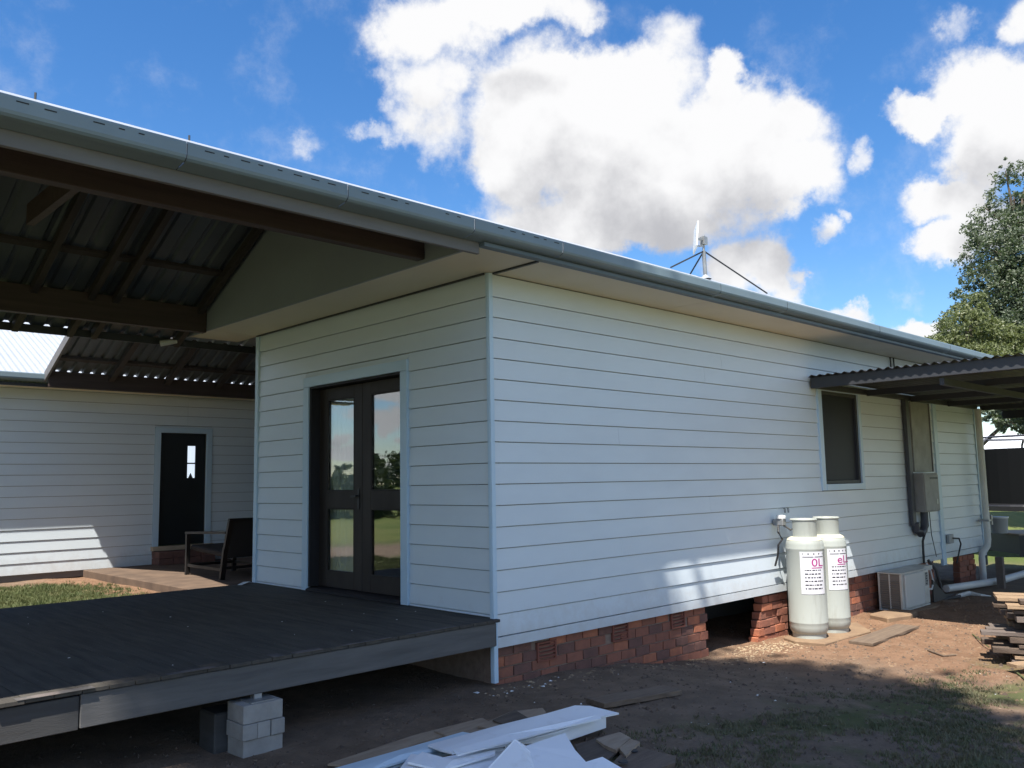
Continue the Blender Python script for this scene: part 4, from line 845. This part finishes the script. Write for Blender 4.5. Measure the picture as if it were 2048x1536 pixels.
sheet('cladding_strip', [(905, 1500, .135), (1010, 1470, .145), (1120, 1444, .15), (1195, 1430, .15), (1203, 1437, .145), (1120, 1456, .14), (1010, 1486, .135), (915, 1510, .128)], M['sheet'], 'thin white strip lapped along the front of the top cladding strip', .008)
sheet('cladding_strip', [(700, 1540, .075), (800, 1510, .08), (900, 1482, .085), (912, 1488, .08), (815, 1518, .075), (720, 1548, .07)], M['sheet_blue'], 'narrow pale blue strip beside the long pale blue one', .012)
sheet('board_offcut', [(1238, 1496, .05), (1262, 1478, .06), (1280, 1484, .055), (1252, 1512, .045)], M['ply'], 'small broken brown chunk beside the grey holed offcut', .03)
# ---- stack of old timber at the right edge
rw = random.Random(21)
wm = [M['wood_a'], M['wood_b'], M['wood_c'], M['wood_b'], M['wood_c'], M['wood_a']]
nm = ['pale', 'reddish brown', 'grey', 'dark brown', 'silvery grey', 'straw coloured']
base0 = gp3(2030, 1335); dirv = Vector((.38, -.92, 0)).normalized(); side = Vector((.92, .38, 0))
ordn = ['bottom', 'second', 'third', 'fourth', 'fifth', 'sixth', 'seventh', 'eighth', 'ninth', 'tenth', 'eleventh', 'top']
z = base0.z + .03
for lv in range(12):
    th = rw.choice([.028, .035, .05]); 
    for s_ in range(3):
        w = rw.uniform(.13, .19); st_ = rw.uniform(-.10, .10) + (.10 if lv in (6, 7) else 0) - (.22 if lv in (2, 5) else 0)
        a = Vector((base0.x, base0.y, z)) + dirv * st_ + side * (.1 + s_ * .21 + rw.uniform(-.02, .02)) + Vector((0, 0, rw.uniform(-.003, .003)))
        b = a + dirv * rw.uniform(1.5, 2.1) + Vector((0, 0, rw.uniform(-.015, .015)))
        ci = rw.randrange(6)
        plank('timber_offcut', a, b, w, th, wm[ci], f'{nm[ci]} old plank, {ordn[lv]} layer of the timber stack, {["near side", "middle", "far side"][s_]}', 'plank', group='old planks stacked at the right edge')
    z += th + rw.uniform(.004, .02)
plank('timber_offcut', base0 + Vector((-.25, -.05, .05)), base0 + Vector((.5, -.5, .06)), .12, .03, M['wood_a'], 'straw coloured splinter plank sticking out left of the timber stack', 'plank')
tag(obj('garden_stake', MB().tube([gp3(1945, 1268, .012), gp3(1978, 1294, .03)], .006, 6), M['leaf_b']), 'thin green stalk on the clay left of the timber stack', 'stake')
tag(obj('garden_stake', MB().tube([gp3(2030, 1342, .012), gp3(2056, 1362, .02)], .008, 6), M['leaf_b']), 'thin green stalk below the timber stack', 'stake')
tag(obj('garden_stake', MB().tube([gp3(1856, 1300, .01), gp3(1888, 1312, .01), gp3(1912, 1310, .01)], .009, 6), M['plank']), 'bent brown stick on the open clay', 'stick')
tag(obj('plastic_strip', MB().tube([gp3(1915, 1192, .02), gp3(1940, 1186, .04), gp3(1962, 1190, .03), gp3(1982, 1192, .015)], [.03, .035, .018, .008], 6), M['pvc'], smooth=True), 'crumpled pale plastic strip beside the white ground pipe', 'litter')

# ------------------------------------------------------------------ roof antenna
an = thing('roof_antenna', 'flat white panel antenna on a guyed mast on the roof ridge', 'antenna', (6.25, 1.96, 4.7))
obj('mast', MB().tube([(6.25, 1.96, 4.62), (6.23, 1.96, 5.02)], .03, 10).tube([(6.23, 1.96, 5.0), (6.25, 1.96, 5.26)], .018, 8), M['steel'], an, smooth=True)
pm = MB(); pc = Vector((5.99, 1.93, 5.17))
pn = Vector((-.66, .74, .10)).normalized(); pu = Vector((.17, 0, 1)); pu = (pu - pn * pu.dot(pn)).normalized(); ps = pn.cross(pu)
o = obj('panel', MB().box(-.18, .18, -.012, .012, -.19, .20), M['scrap'], an, .006)
rot = Matrix((ps, pn, pu)).transposed().to_euler(); o.rotation_euler = rot; o.location = pc; o.matrix_parent_inverse = Matrix.Translation(Vector((6.25, 1.96, 4.7))).inverted()
obj('bracket', MB().beam((6.25, 1.96, 5.20), (6.02, 1.95, 5.17), .03, .03).beam((6.25, 1.96, 5.10), (6.03, 1.95, 5.06), .02, .02).box(6.20, 6.29, 1.92, 2.0, 5.12, 5.24), M['steel'], an)
for (q, ) in (((5.28, 1.90, 4.60),), ((7.95, 1.90, 4.60),), ((6.6, 3.2, 3.95),)):
    obj('guy_wire', MB().tube([(6.235, 1.96, 5.02), q], .012, 6), M['black'], an)
obj('base_flashing', MB().lathe([(.09, 4.59), (.06, 4.62), (.035, 4.65)], 16, (6.25, 1.96)), M['iron'], an, smooth=True)
for k, (px, py) in enumerate(((70, 190), (378, 275))):
    p = at(px, py, 1, 1.96); tag(obj('roof_screw', MB().tube([(p.x, p.y, zr(1.96)), (p.x, p.y, p.z + .02)], .009, 6), M['dark']), ['dark pin standing on the roof edge at the far left', 'dark pin standing on the roof edge above the gutter joint'][k], 'pin')

# ------------------------------------------------------------------ trees
def leaves(centres, radii, n, size, rg, per=45, spread=.26):
    k = len(centres); w = np.array([r[0] * r[1] * r[2] for r in radii]); w = w / w.sum(); out = []
    for i in range(k):
        nc = max(3, int(n * w[i] / per)); u = rg.normal(size=(nc, 3)); u /= np.linalg.norm(u, axis=1)[:, None]; rr = rg.uniform(.45, 1.05, nc) ** .7
        cc = np.array(centres[i]) + u * rr[:, None] * np.array(radii[i])
        cr = rg.uniform(.5, 1.15, nc) * min(radii[i]) * spread
        c = np.repeat(cc, per, 0) + rg.normal(size=(nc * per, 3)) * np.repeat(cr, per)[:, None] * np.array([1, 1, .8]) * .6
        out.append(c)
    c = np.concatenate(out); m = len(c)
    a = rg.normal(size=(m, 3)); a /= np.linalg.norm(a, axis=1)[:, None]; b = np.cross(a, rg.normal(size=(m, 3))); b /= np.linalg.norm(b, axis=1)[:, None]
    s = size * rg.uniform(.6, 1.3, m)[:, None]
    return np.stack([c - a * s, c + b * s * .42, c + a * s, c - b * s * .42], 1).reshape(-1, 3)
def tree(name, label, base, h, blobs, n, size, lm, group=None, seed=1, tr=.2, cat='tree', limbs=True, per=45, spread=.26):
    rg = np.random.default_rng(seed); b = Vector(base); t = thing(name, label, cat, base, group)
    cs = [tuple(b + Vector(c)) for c, r in blobs]; rs = [r for c, r in blobs]
    fast_mesh('crown', leaves(cs, rs, n, size, rg, per, spread), 4, lm, t)
    m = MB().tube([b + Vector((0, 0, -.3)), b + Vector((.05 * h * .2, 0, h * .3)), b + Vector((0, .02 * h, h * .55)), b + Vector((.02 * h, 0, h * .74))], [tr, tr * .8, tr * .35, tr * .05], 10)
    if limbs:
        for c in cs:
            c = Vector(c); z = min(max(c.z - (c.xy - b.xy).length * .7, b.z + h * .18), b.z + h * .8); p = Vector((b.x, b.y, z)); m.tube([p, p.lerp(c, .5) + Vector((0, 0, .1)), c], [tr * .4, tr * .25, tr * .08], 6)
    obj('trunk', m, M['bark'], t, smooth=True); return t
def dirpt(px, d, z=0.0):
    p = atd(px, 940, d); return (p.x, p.y, z)
Rg = Vector((.719, -.694, 0)).normalized(); Fw = Vector((.691, .714, 0)).normalized()
def rf(r, f, z): v = Rg * r + Fw * f; return (v.x, v.y, z)
# tall grey-green tree beyond the carport
tb = dirpt(2075, 27)
tree('tall_tree', 'tall grey-green feathery tree rising behind the carport roof', tb, 11.4,
     [(rf(.0, 0, 10.6), (.75, .75, 1.0)), (rf(-.55, .2, 9.5), (.95, .95, .9)), (rf(.8, 0, 9.9), (1.0, 1, 1.1)), (rf(-.9, 0, 8.5), (.95, 1.0, .8)), (rf(.3, 0, 8.6), (1.4, 1.4, 1.2)), (rf(-1.1, 0, 7.5), (1.1, 1.1, .8)), (rf(.4, 0, 7.2), (1.6, 1.6, 1.3)), (rf(-1.5, 0, 6.3), (1.1, 1.1, .9)), (rf(-.2, 0, 5.8), (1.8, 1.8, 1.3)), (rf(1.4, 0, 7.4), (1.5, 1.5, 1.6)), (rf(1.5, 0, 5.0), (1.8, 1.8, 1.6)), (rf(-1.0, 0, 4.6), (1.5, 1.5, 1.0)), (rf(-2.1, -.2, 5.5), (.7, .6, .22)), (rf(-1.9, 0, 6.5), (.55, .4, .16)), (rf(-1.5, 0, 8.2), (.6, .4, .15)), (rf(-.2, 0, 11.4), (.22, .22, .5)), (rf(.5, 0, 11.3), (.2, .2, .45)), (rf(-1.0, 0, 10.2), (.35, .3, .2)), (rf(-1.75, 0, 7.1), (.45, .45, .2)), (rf(-1.3, 0, 9.0), (.4, .4, .18))],
     110000, .055, M['leaf'], seed=4, tr=.17, per=26, spread=.17)
tb2 = dirpt(1960, 23)
tree('bushy_tree', 'lighter olive bushy tree in front of the tall grey-green tree', tb2, 6.3,
     [(rf(.15, 0, 6.1), (.45, .5, .45)), (rf(-.1, 0, 5.5), (.75, .75, .6)), (rf(-.75, 0, 5.0), (.7, .7, .38)), (rf(-1.2, 0, 4.75), (.5, .5, .3)), (rf(.7, 0, 5.3), (.7, .7, .5)), (rf(1.4, 0, 5.0), (.8, .8, .5)), (rf(.2, 0, 4.4), (1.5, 1.3, .7)), (rf(1.8, 0, 4.4), (1.0, 1.0, .7)), (rf(1.6, 0, 3.4), (1.1, 1.1, .6))],
     52000, .048, M['leaf_b'], seed=5, tr=.16, per=26, spread=.20)
tree('overhanging_tree', 'dark drooping branches seen under the carport roof edge', dirpt(2150, 21), 5.0,
     [(rf(-1.95, 0, 3.0), (.3, .3, .3)), (rf(-1.5, 0, 2.85), (.4, .4, .35)), (rf(-1.1, 0, 3.05), (.4, .4, .35)), (rf(-1.3, 0, 3.6), (.8, .8, .4)), (rf(-.6, 0, 3.2), (.5, .5, .4))], 9000, .055, M['leaf'], seed=8, tr=.12)
# tree standing behind the photographer: its shade falls on the yard in front of the house
tree('shade_tree', 'tall broad tree standing behind the viewer that shades the yard', (-10.2, -8.4, 0), 18,
     [((3.2, 3.0, 16.2), (2.7, 2.2, 1.1)), ((1.5, 1.6, 16.8), (2.4, 2.2, 1.2)), ((4.6, 2.6, 15.6), (1.8, 1.6, .9)), ((0, 0, 16.6), (2.4, 2.4, 1.4)), ((2.5, .9, 15.8), (1.3, 1.2, .9))], 52000, .16, M['leaf_d'], seed=12, tr=.35, spread=.6)
tree('sky_blocker_tree', 'unseen dense tree added west of the courtyard to block sky light', (-11.5, 6.2, 0), 7,  # unseen crown, added to keep western sky light off the wing wall
     [((0, 0, 4.2), (2.4, 2.6, 2.2)), ((.2, 1.8, 3.0), (1.9, 1.8, 1.8)), ((.2, -1.5, 3.0), (1.9, 1.6, 1.8)), ((0, .3, 1.6), (2.2, 2.8, 1.2))], 26000, .13, M['leaf_d'], seed=15, tr=.2)
# trees along the paddock to the west: seen in the door glass
r0 = random.Random(5)
kinds = ['low dark', 'tall narrow', 'broad rounded', 'thin pale', 'squat spreading']
for k in range(22):
    a = math.radians(95 + k * 5.2 + r0.uniform(-1, 1)); d = r0.uniform(58, 80); x, y = d * math.cos(a), d * math.sin(a) + 2; h = r0.uniform(3.0, 6.2)
    tree('paddock_tree', f'{kinds[k % 5]} paddock tree on the far fence, {["first", "second", "third", "fourth", "fifth"][k // 5]} of its kind', (x, y, 0), h,
         [((0, 0, h * .58), (h * .5, h * .5, h * .36)), ((h * .4, h * .3, h * .42), (h * .45, h * .45, h * .25)), ((-h * .3, -h * .5, h * .4), (h * .5, h * .5, h * .28)), ((0, h * .7, h * .3), (h * .6, h * .6, h * .26))], 2200, .34, M['leaf_d'], 'paddock trees far to the west', seed=40 + k, tr=.25, limbs=False)
hb = [((0, 0, 1.2), (1.6, 1.6, 1.3))]
for k in range(17):
    u = k / 16; hb.append(((28 * u, 24 * u, 1.15 + .25 * math.sin(k * 2.3)), (1.9, 1.9, 1.35 + .2 * math.sin(k * 1.7))))
tree('hedge', 'long dark clipped hedge across the paddock north-west of the deck', (-34, 12, 0), 2.4, hb[1:], 30000, .13, M['leaf_d'], seed=77, tr=.08, cat='hedge', limbs=False)
# ------------------------------------------------------------------ yard beyond the carport
tp = dirpt(2085, 19); tr_ = thing('trampoline', 'round trampoline with a black safety net beyond the carport', 'trampoline', tp)
c = Vector(tp); Rn = 1.55
def ring(r, z, n=40): return [(c.x + r * math.cos(2 * math.pi * k / n), c.y + r * math.sin(2 * math.pi * k / n), z) for k in range(n + 1)]
obj('frame_ring', MB().tube(ring(Rn, .88), .035, 8), M['steel'], tr_, smooth=True)
obj('pad_ring', MB().lathe([(Rn - .25, .93), (Rn + .03, .93), (Rn + .05, .90), (Rn + .05, .80), (Rn - .25, .90)], 40, (c.x, c.y)), M['black'], tr_)
obj('jump_mat', MB().lathe([(0, .90), (Rn - .25, .90)], 40, (c.x, c.y)), M['black'], tr_)
obj('safety_net', MB().lathe([(Rn - .05, .95), (Rn - .05, 2.12)], 40, (c.x, c.y)), M['mesh'], tr_)
for k in range(6):
    a = 2 * math.pi * k / 6 + .5; px_, py_ = c.x + (Rn + .03) * math.cos(a), c.y + (Rn + .03) * math.sin(a)
    obj('net_pole', MB().tube([(px_, py_, .3), (px_, py_, 2.0), (px_ - .06 * math.cos(a), py_ - .06 * math.sin(a), 2.25), (px_ - .25 * math.cos(a), py_ - .25 * math.sin(a), 2.38)], .025, 8), M['duct'], tr_, smooth=True)
    obj('leg', MB().tube([(px_, py_, .85), (px_, py_, .0)], .025, 8), M['steel'], tr_)
tq = dirpt(2075, 15.6); tl = thing('trailer', 'dark flat trailer with a tan timber bed in the yard beyond the pipe', 'trailer', tq)
obj('net_ring', MB().tube(ring(Rn - .2, 2.38), .022, 8), M['duct'], tr_, smooth=True)
c2 = Vector(tq); rotz = math.atan2(Rg.y, Rg.x)
def lb(x0, x1, y0, y1, z0, z1):
    m = MB(); m.box(x0, x1, y0, y1, z0, z1); R3 = Matrix.Rotation(rotz, 3, 'Z'); m.v = [tuple(R3 @ Vector(v) + Vector((c2.x, c2.y, 0))) for v in m.v]; return m
for k in range(6): obj('bed_board', lb(-.75, 1.6, -.55 + k * .2, -.355 + k * .2, .50, .54), M['bed'], tl)
obj('side_rail', lb(-.78, 1.62, -.60, -.56, .16, .52), M['black'], tl); obj('side_rail', lb(-.78, 1.62, .66, .70, .16, .52), M['black'], tl); obj('end_rail', lb(-.78, -.755, -.56, .66, .2, .52), M['black'], tl)
obj('marker_plate', lb(-.02, .12, -.612, -.6005, .30, .42), M['scrap'], tl)
for s in (-.66, .76):
    w = MB().lathe([(.12, -.07), (.26, -.08), (.28, 0), (.26, .08), (.12, .07)], 24); R3 = Matrix.Rotation(rotz, 3, 'Z') @ Matrix.Rotation(math.pi / 2, 3, 'X'); w.v = [tuple(R3 @ Vector(v) + Vector((c2.x, c2.y, .24)) + Matrix.Rotation(rotz, 3, 'Z') @ Vector((.8, s, 0))) for v in w.v]
    obj('wheel', w, M['black'], tl, smooth=True)
pb_ = atd(1999, 1062, 15.3)
bk = thing('white_tub', 'pale grey tub with a white lid standing at the trailer end', 'tub', (pb_.x, pb_.y, .54))
obj('tub_body', MB().lathe([(0, .541), (.13, .541), (.15, .80), (.155, .81)], 24, (pb_.x, pb_.y)), M['bucket'], bk, smooth=True)
obj('lid', MB().lathe([(.16, .805), (.165, .83), (.0, .835)], 24, (pb_.x, pb_.y)), M['scrap'], bk, smooth=True)
ps_ = atd(2000, 1130, 13.4)
tag(obj('fence_post', MB().box(ps_.x - .05, ps_.x + .05, ps_.y - .05, ps_.y + .05, -.3, .30), M['wood_c']), 'short grey timber post behind the white downpipe', 'post')
sp = Vector(dirpt(2060, 38)); sh_ = thing('shed', 'pale shed with a white iron roof far behind the trampoline', 'shed', tuple(sp))
def sb(x0, x1, y0, y1, z0, z1, m, nme):
    b_ = MB().box(x0, x1, y0, y1, z0, z1); R3 = Matrix.Rotation(rotz, 3, 'Z'); b_.v = [tuple(R3 @ Vector(v) + sp) for v in b_.v]; return obj(nme, b_, m, sh_)
sb(-4, 8, 0, 6, -.3, 2.35, M['shed_wall'], 'wall')
rfm = MB().prism([(-.4, 2.36), (3, 3.35), (6.4, 2.36), (6.4, 2.43), (3, 3.43), (-.4, 2.43)], 0, -4.4, 8.4); R3 = Matrix.Rotation(rotz, 3, 'Z'); rfm.v = [tuple(R3 @ Vector(v) + sp) for v in rfm.v]; obj('roof', rfm, M['shed_roof'], sh_)
sb(-2.5, -.2, -.03, .0 - .002, -.2, 2.0, M['dark'], 'door')

# ------------------------------------------------------------------ ground cover
def blades(n, area, maskfn, hmin, hmax, m, name, label, seed):
    rg = np.random.default_rng(seed); x = rg.uniform(area[0], area[1], n * 4); y = rg.uniform(area[2], area[3], n * 4)
    k = rg.uniform(size=n * 4) < maskfn(x, y); x = x[k][:max(1, n // 12)]; y = y[k][:max(1, n // 12)]; x = np.repeat(x, 12) + rg.normal(0, .018, len(x) * 12); y = np.repeat(y, 12) + rg.normal(0, .018, len(y) * 12); n = len(x); z = gh(x, y)
    a = rg.uniform(0, 2 * np.pi, n); h = rg.uniform(hmin, hmax, n); w = rg.uniform(.003, .006, n); ln = rg.uniform(-.9, .9, (n, 2)) * h[:, None]
    p0 = np.stack([x - np.cos(a) * w, y - np.sin(a) * w, z - .004], 1); p1 = np.stack([x + np.cos(a) * w, y + np.sin(a) * w, z - .004], 1); p2 = np.stack([x + ln[:, 0], y + ln[:, 1], z + h], 1)
    return tag(fast_mesh(name, np.stack([p0, p1, p2], 1).reshape(-1, 3), 3, m), label, None, None, 'stuff')
def vn(x, y, s, sd):
    r = np.random.default_rng(sd); t = 0
    for k in range(6):
        a, b, c_ = r.uniform(-1, 1, 3); f = s * 1.6 ** k * .5; t = t + np.sin(x * f * (a + .6) + y * f * b + c_ * 9) * np.cos(y * f * (c_ + .7) - x * f * a + b * 7) / (1.25 ** k)
    return .5 + t * .28
M['grass1'] = mat('thin_yard_grass', (.085, .10, .04), .7, (.16, .14, .08), 5.); M['grass2'] = mat('courtyard_grass', (.06, .085, .022), .7, (.10, .11, .035), 4.)
blades(46000, (-2.2, 6.5, -4.6, -1.2), lambda x, y: np.clip((vn(x, y, 2.2, 3) - .47) * 4, 0, 1) * sstep(-1.3, -2.2, y + .12 * x), .008, .030, M['grass1'], 'grass', 'thin short grass in patches on the dark yard soil', 2)
blades(70000, (-5, .2, 5.2, 9.6), lambda x, y: sstep(.3, -.6, x + .35 * vn(x, y, 2.5, 9)) * sstep(9.55, 8.9, y) * np.clip(vn(x, y, 3., 5) + .35, 0, 1), .02, .055, M['grass2'], 'grass', 'sunlit green grass in the courtyard beyond the deck', 6)
def scatter(n, pos, smin, smax, flat, m, name, label, seed, cat=None):
    rg = np.random.default_rng(seed); P_ = pos(rg, n); n = len(P_); z = gh(P_[:, 0], P_[:, 1])
    c = np.stack([P_[:, 0], P_[:, 1], z + .003], 1); tv = np.array([[1, 0, -.5], [-.5, .87, -.5], [-.5, -.87, -.5], [0, 0, 1]]); out = []
    s = rg.uniform(smin, smax, (n, 1)); a = rg.uniform(0, 6.28, n); el = rg.uniform(.5, 1.8, (n, 1))
    V = []
    for q in tv:
        q = np.repeat(q[None], n, 0) * np.concatenate([s * el, s, s * flat], 1) * rg.uniform(.7, 1.3, (n, 3)); V.append(np.stack([q[:, 0] * np.cos(a) - q[:, 1] * np.sin(a), q[:, 0] * np.sin(a) + q[:, 1] * np.cos(a), q[:, 2]], 1) + c)
    f = [np.stack([V[i], V[j], V[k]], 1) for (i, j, k) in ((0, 1, 3), (1, 2, 3), (2, 0, 3))]
    return tag(fast_mesh(name, np.concatenate(f, 0).reshape(-1, 3), 3, m), label, None, None, 'stuff')
uni = lambda x0, x1, y0, y1: (lambda rg, n: np.stack([rg.uniform(x0, x1, n), rg.uniform(y0, y1, n)], 1))
scatter(7000, uni(-4.5, 8.5, -4.2, .9), .003, .012, .6, M['pebble'], 'pebbles', 'small clods and pebbles over the bare soil', 1)
scatter(800, uni(-3.5, 7, -4.2, -.2), .012, .034, .55, M['clod'], 'clods', 'larger brown clods lying on the yard soil', 11)
scatter(1600, uni(-3.5, 7, -4.2, -.1), .008, .02, .12, M['litter'], 'leaf_litter', 'dry brown leaf litter over the yard soil', 12)
scatter(900, uni(3.0, 9, -3.2, -.3), .006, .022, .6, M['conc'], 'pebbles', 'pale crumbs of clay around the cylinders', 3)
def chip_pos(rg, n):
    a = np.stack([rg.normal(3.75, .38, n), rg.normal(-.22, .13, n)], 1); a = a[(a[:, 1] < .0)]; b = np.stack([rg.uniform(-.2, 2.8, n // 3), -.16 + rg.normal(0, .09, n // 3)], 1); b = b[b[:, 1] < -.02]; return np.concatenate([a, b])
scatter(420, chip_pos, .005, .020, .35, M['chip'], 'wood_chips', 'pale wood chips and dry leaves along the brick base', 4)
scatter(12, lambda rg, n: np.stack([rg.normal(.15, .28, n), rg.normal(-.15, .07, n)], 1), .006, .022, .25, M['scrap'], 'litter_flakes', 'pale flakes of debris at the foot of the corner board', 5)
scatter(36, uni(-3.5, 4, -2.6, -.3), .004, .012, .35, M['scrap'], 'litter_flakes', 'white paint flakes scattered on the dark soil', 7)
rd = random.Random(8)
fl = MB()
for k in range(16):
    x, y = rd.uniform(-3.2, -.2), rd.uniform(.1, 3.2); s = rd.uniform(.006, .016); fl.add([(x, y, .534), (x + s, y + s * .3, .534), (x + s * .6, y + s, .537), (x - s * .2, y + s * .6, .535)], [(0, 1, 2, 3)])
tag(obj('paint_flakes', fl, M['scrap']), 'tiny white paint flakes on the dark deck boards', None, None, 'stuff')
print('bricks', nb, 'objects', len(bpy.data.objects))
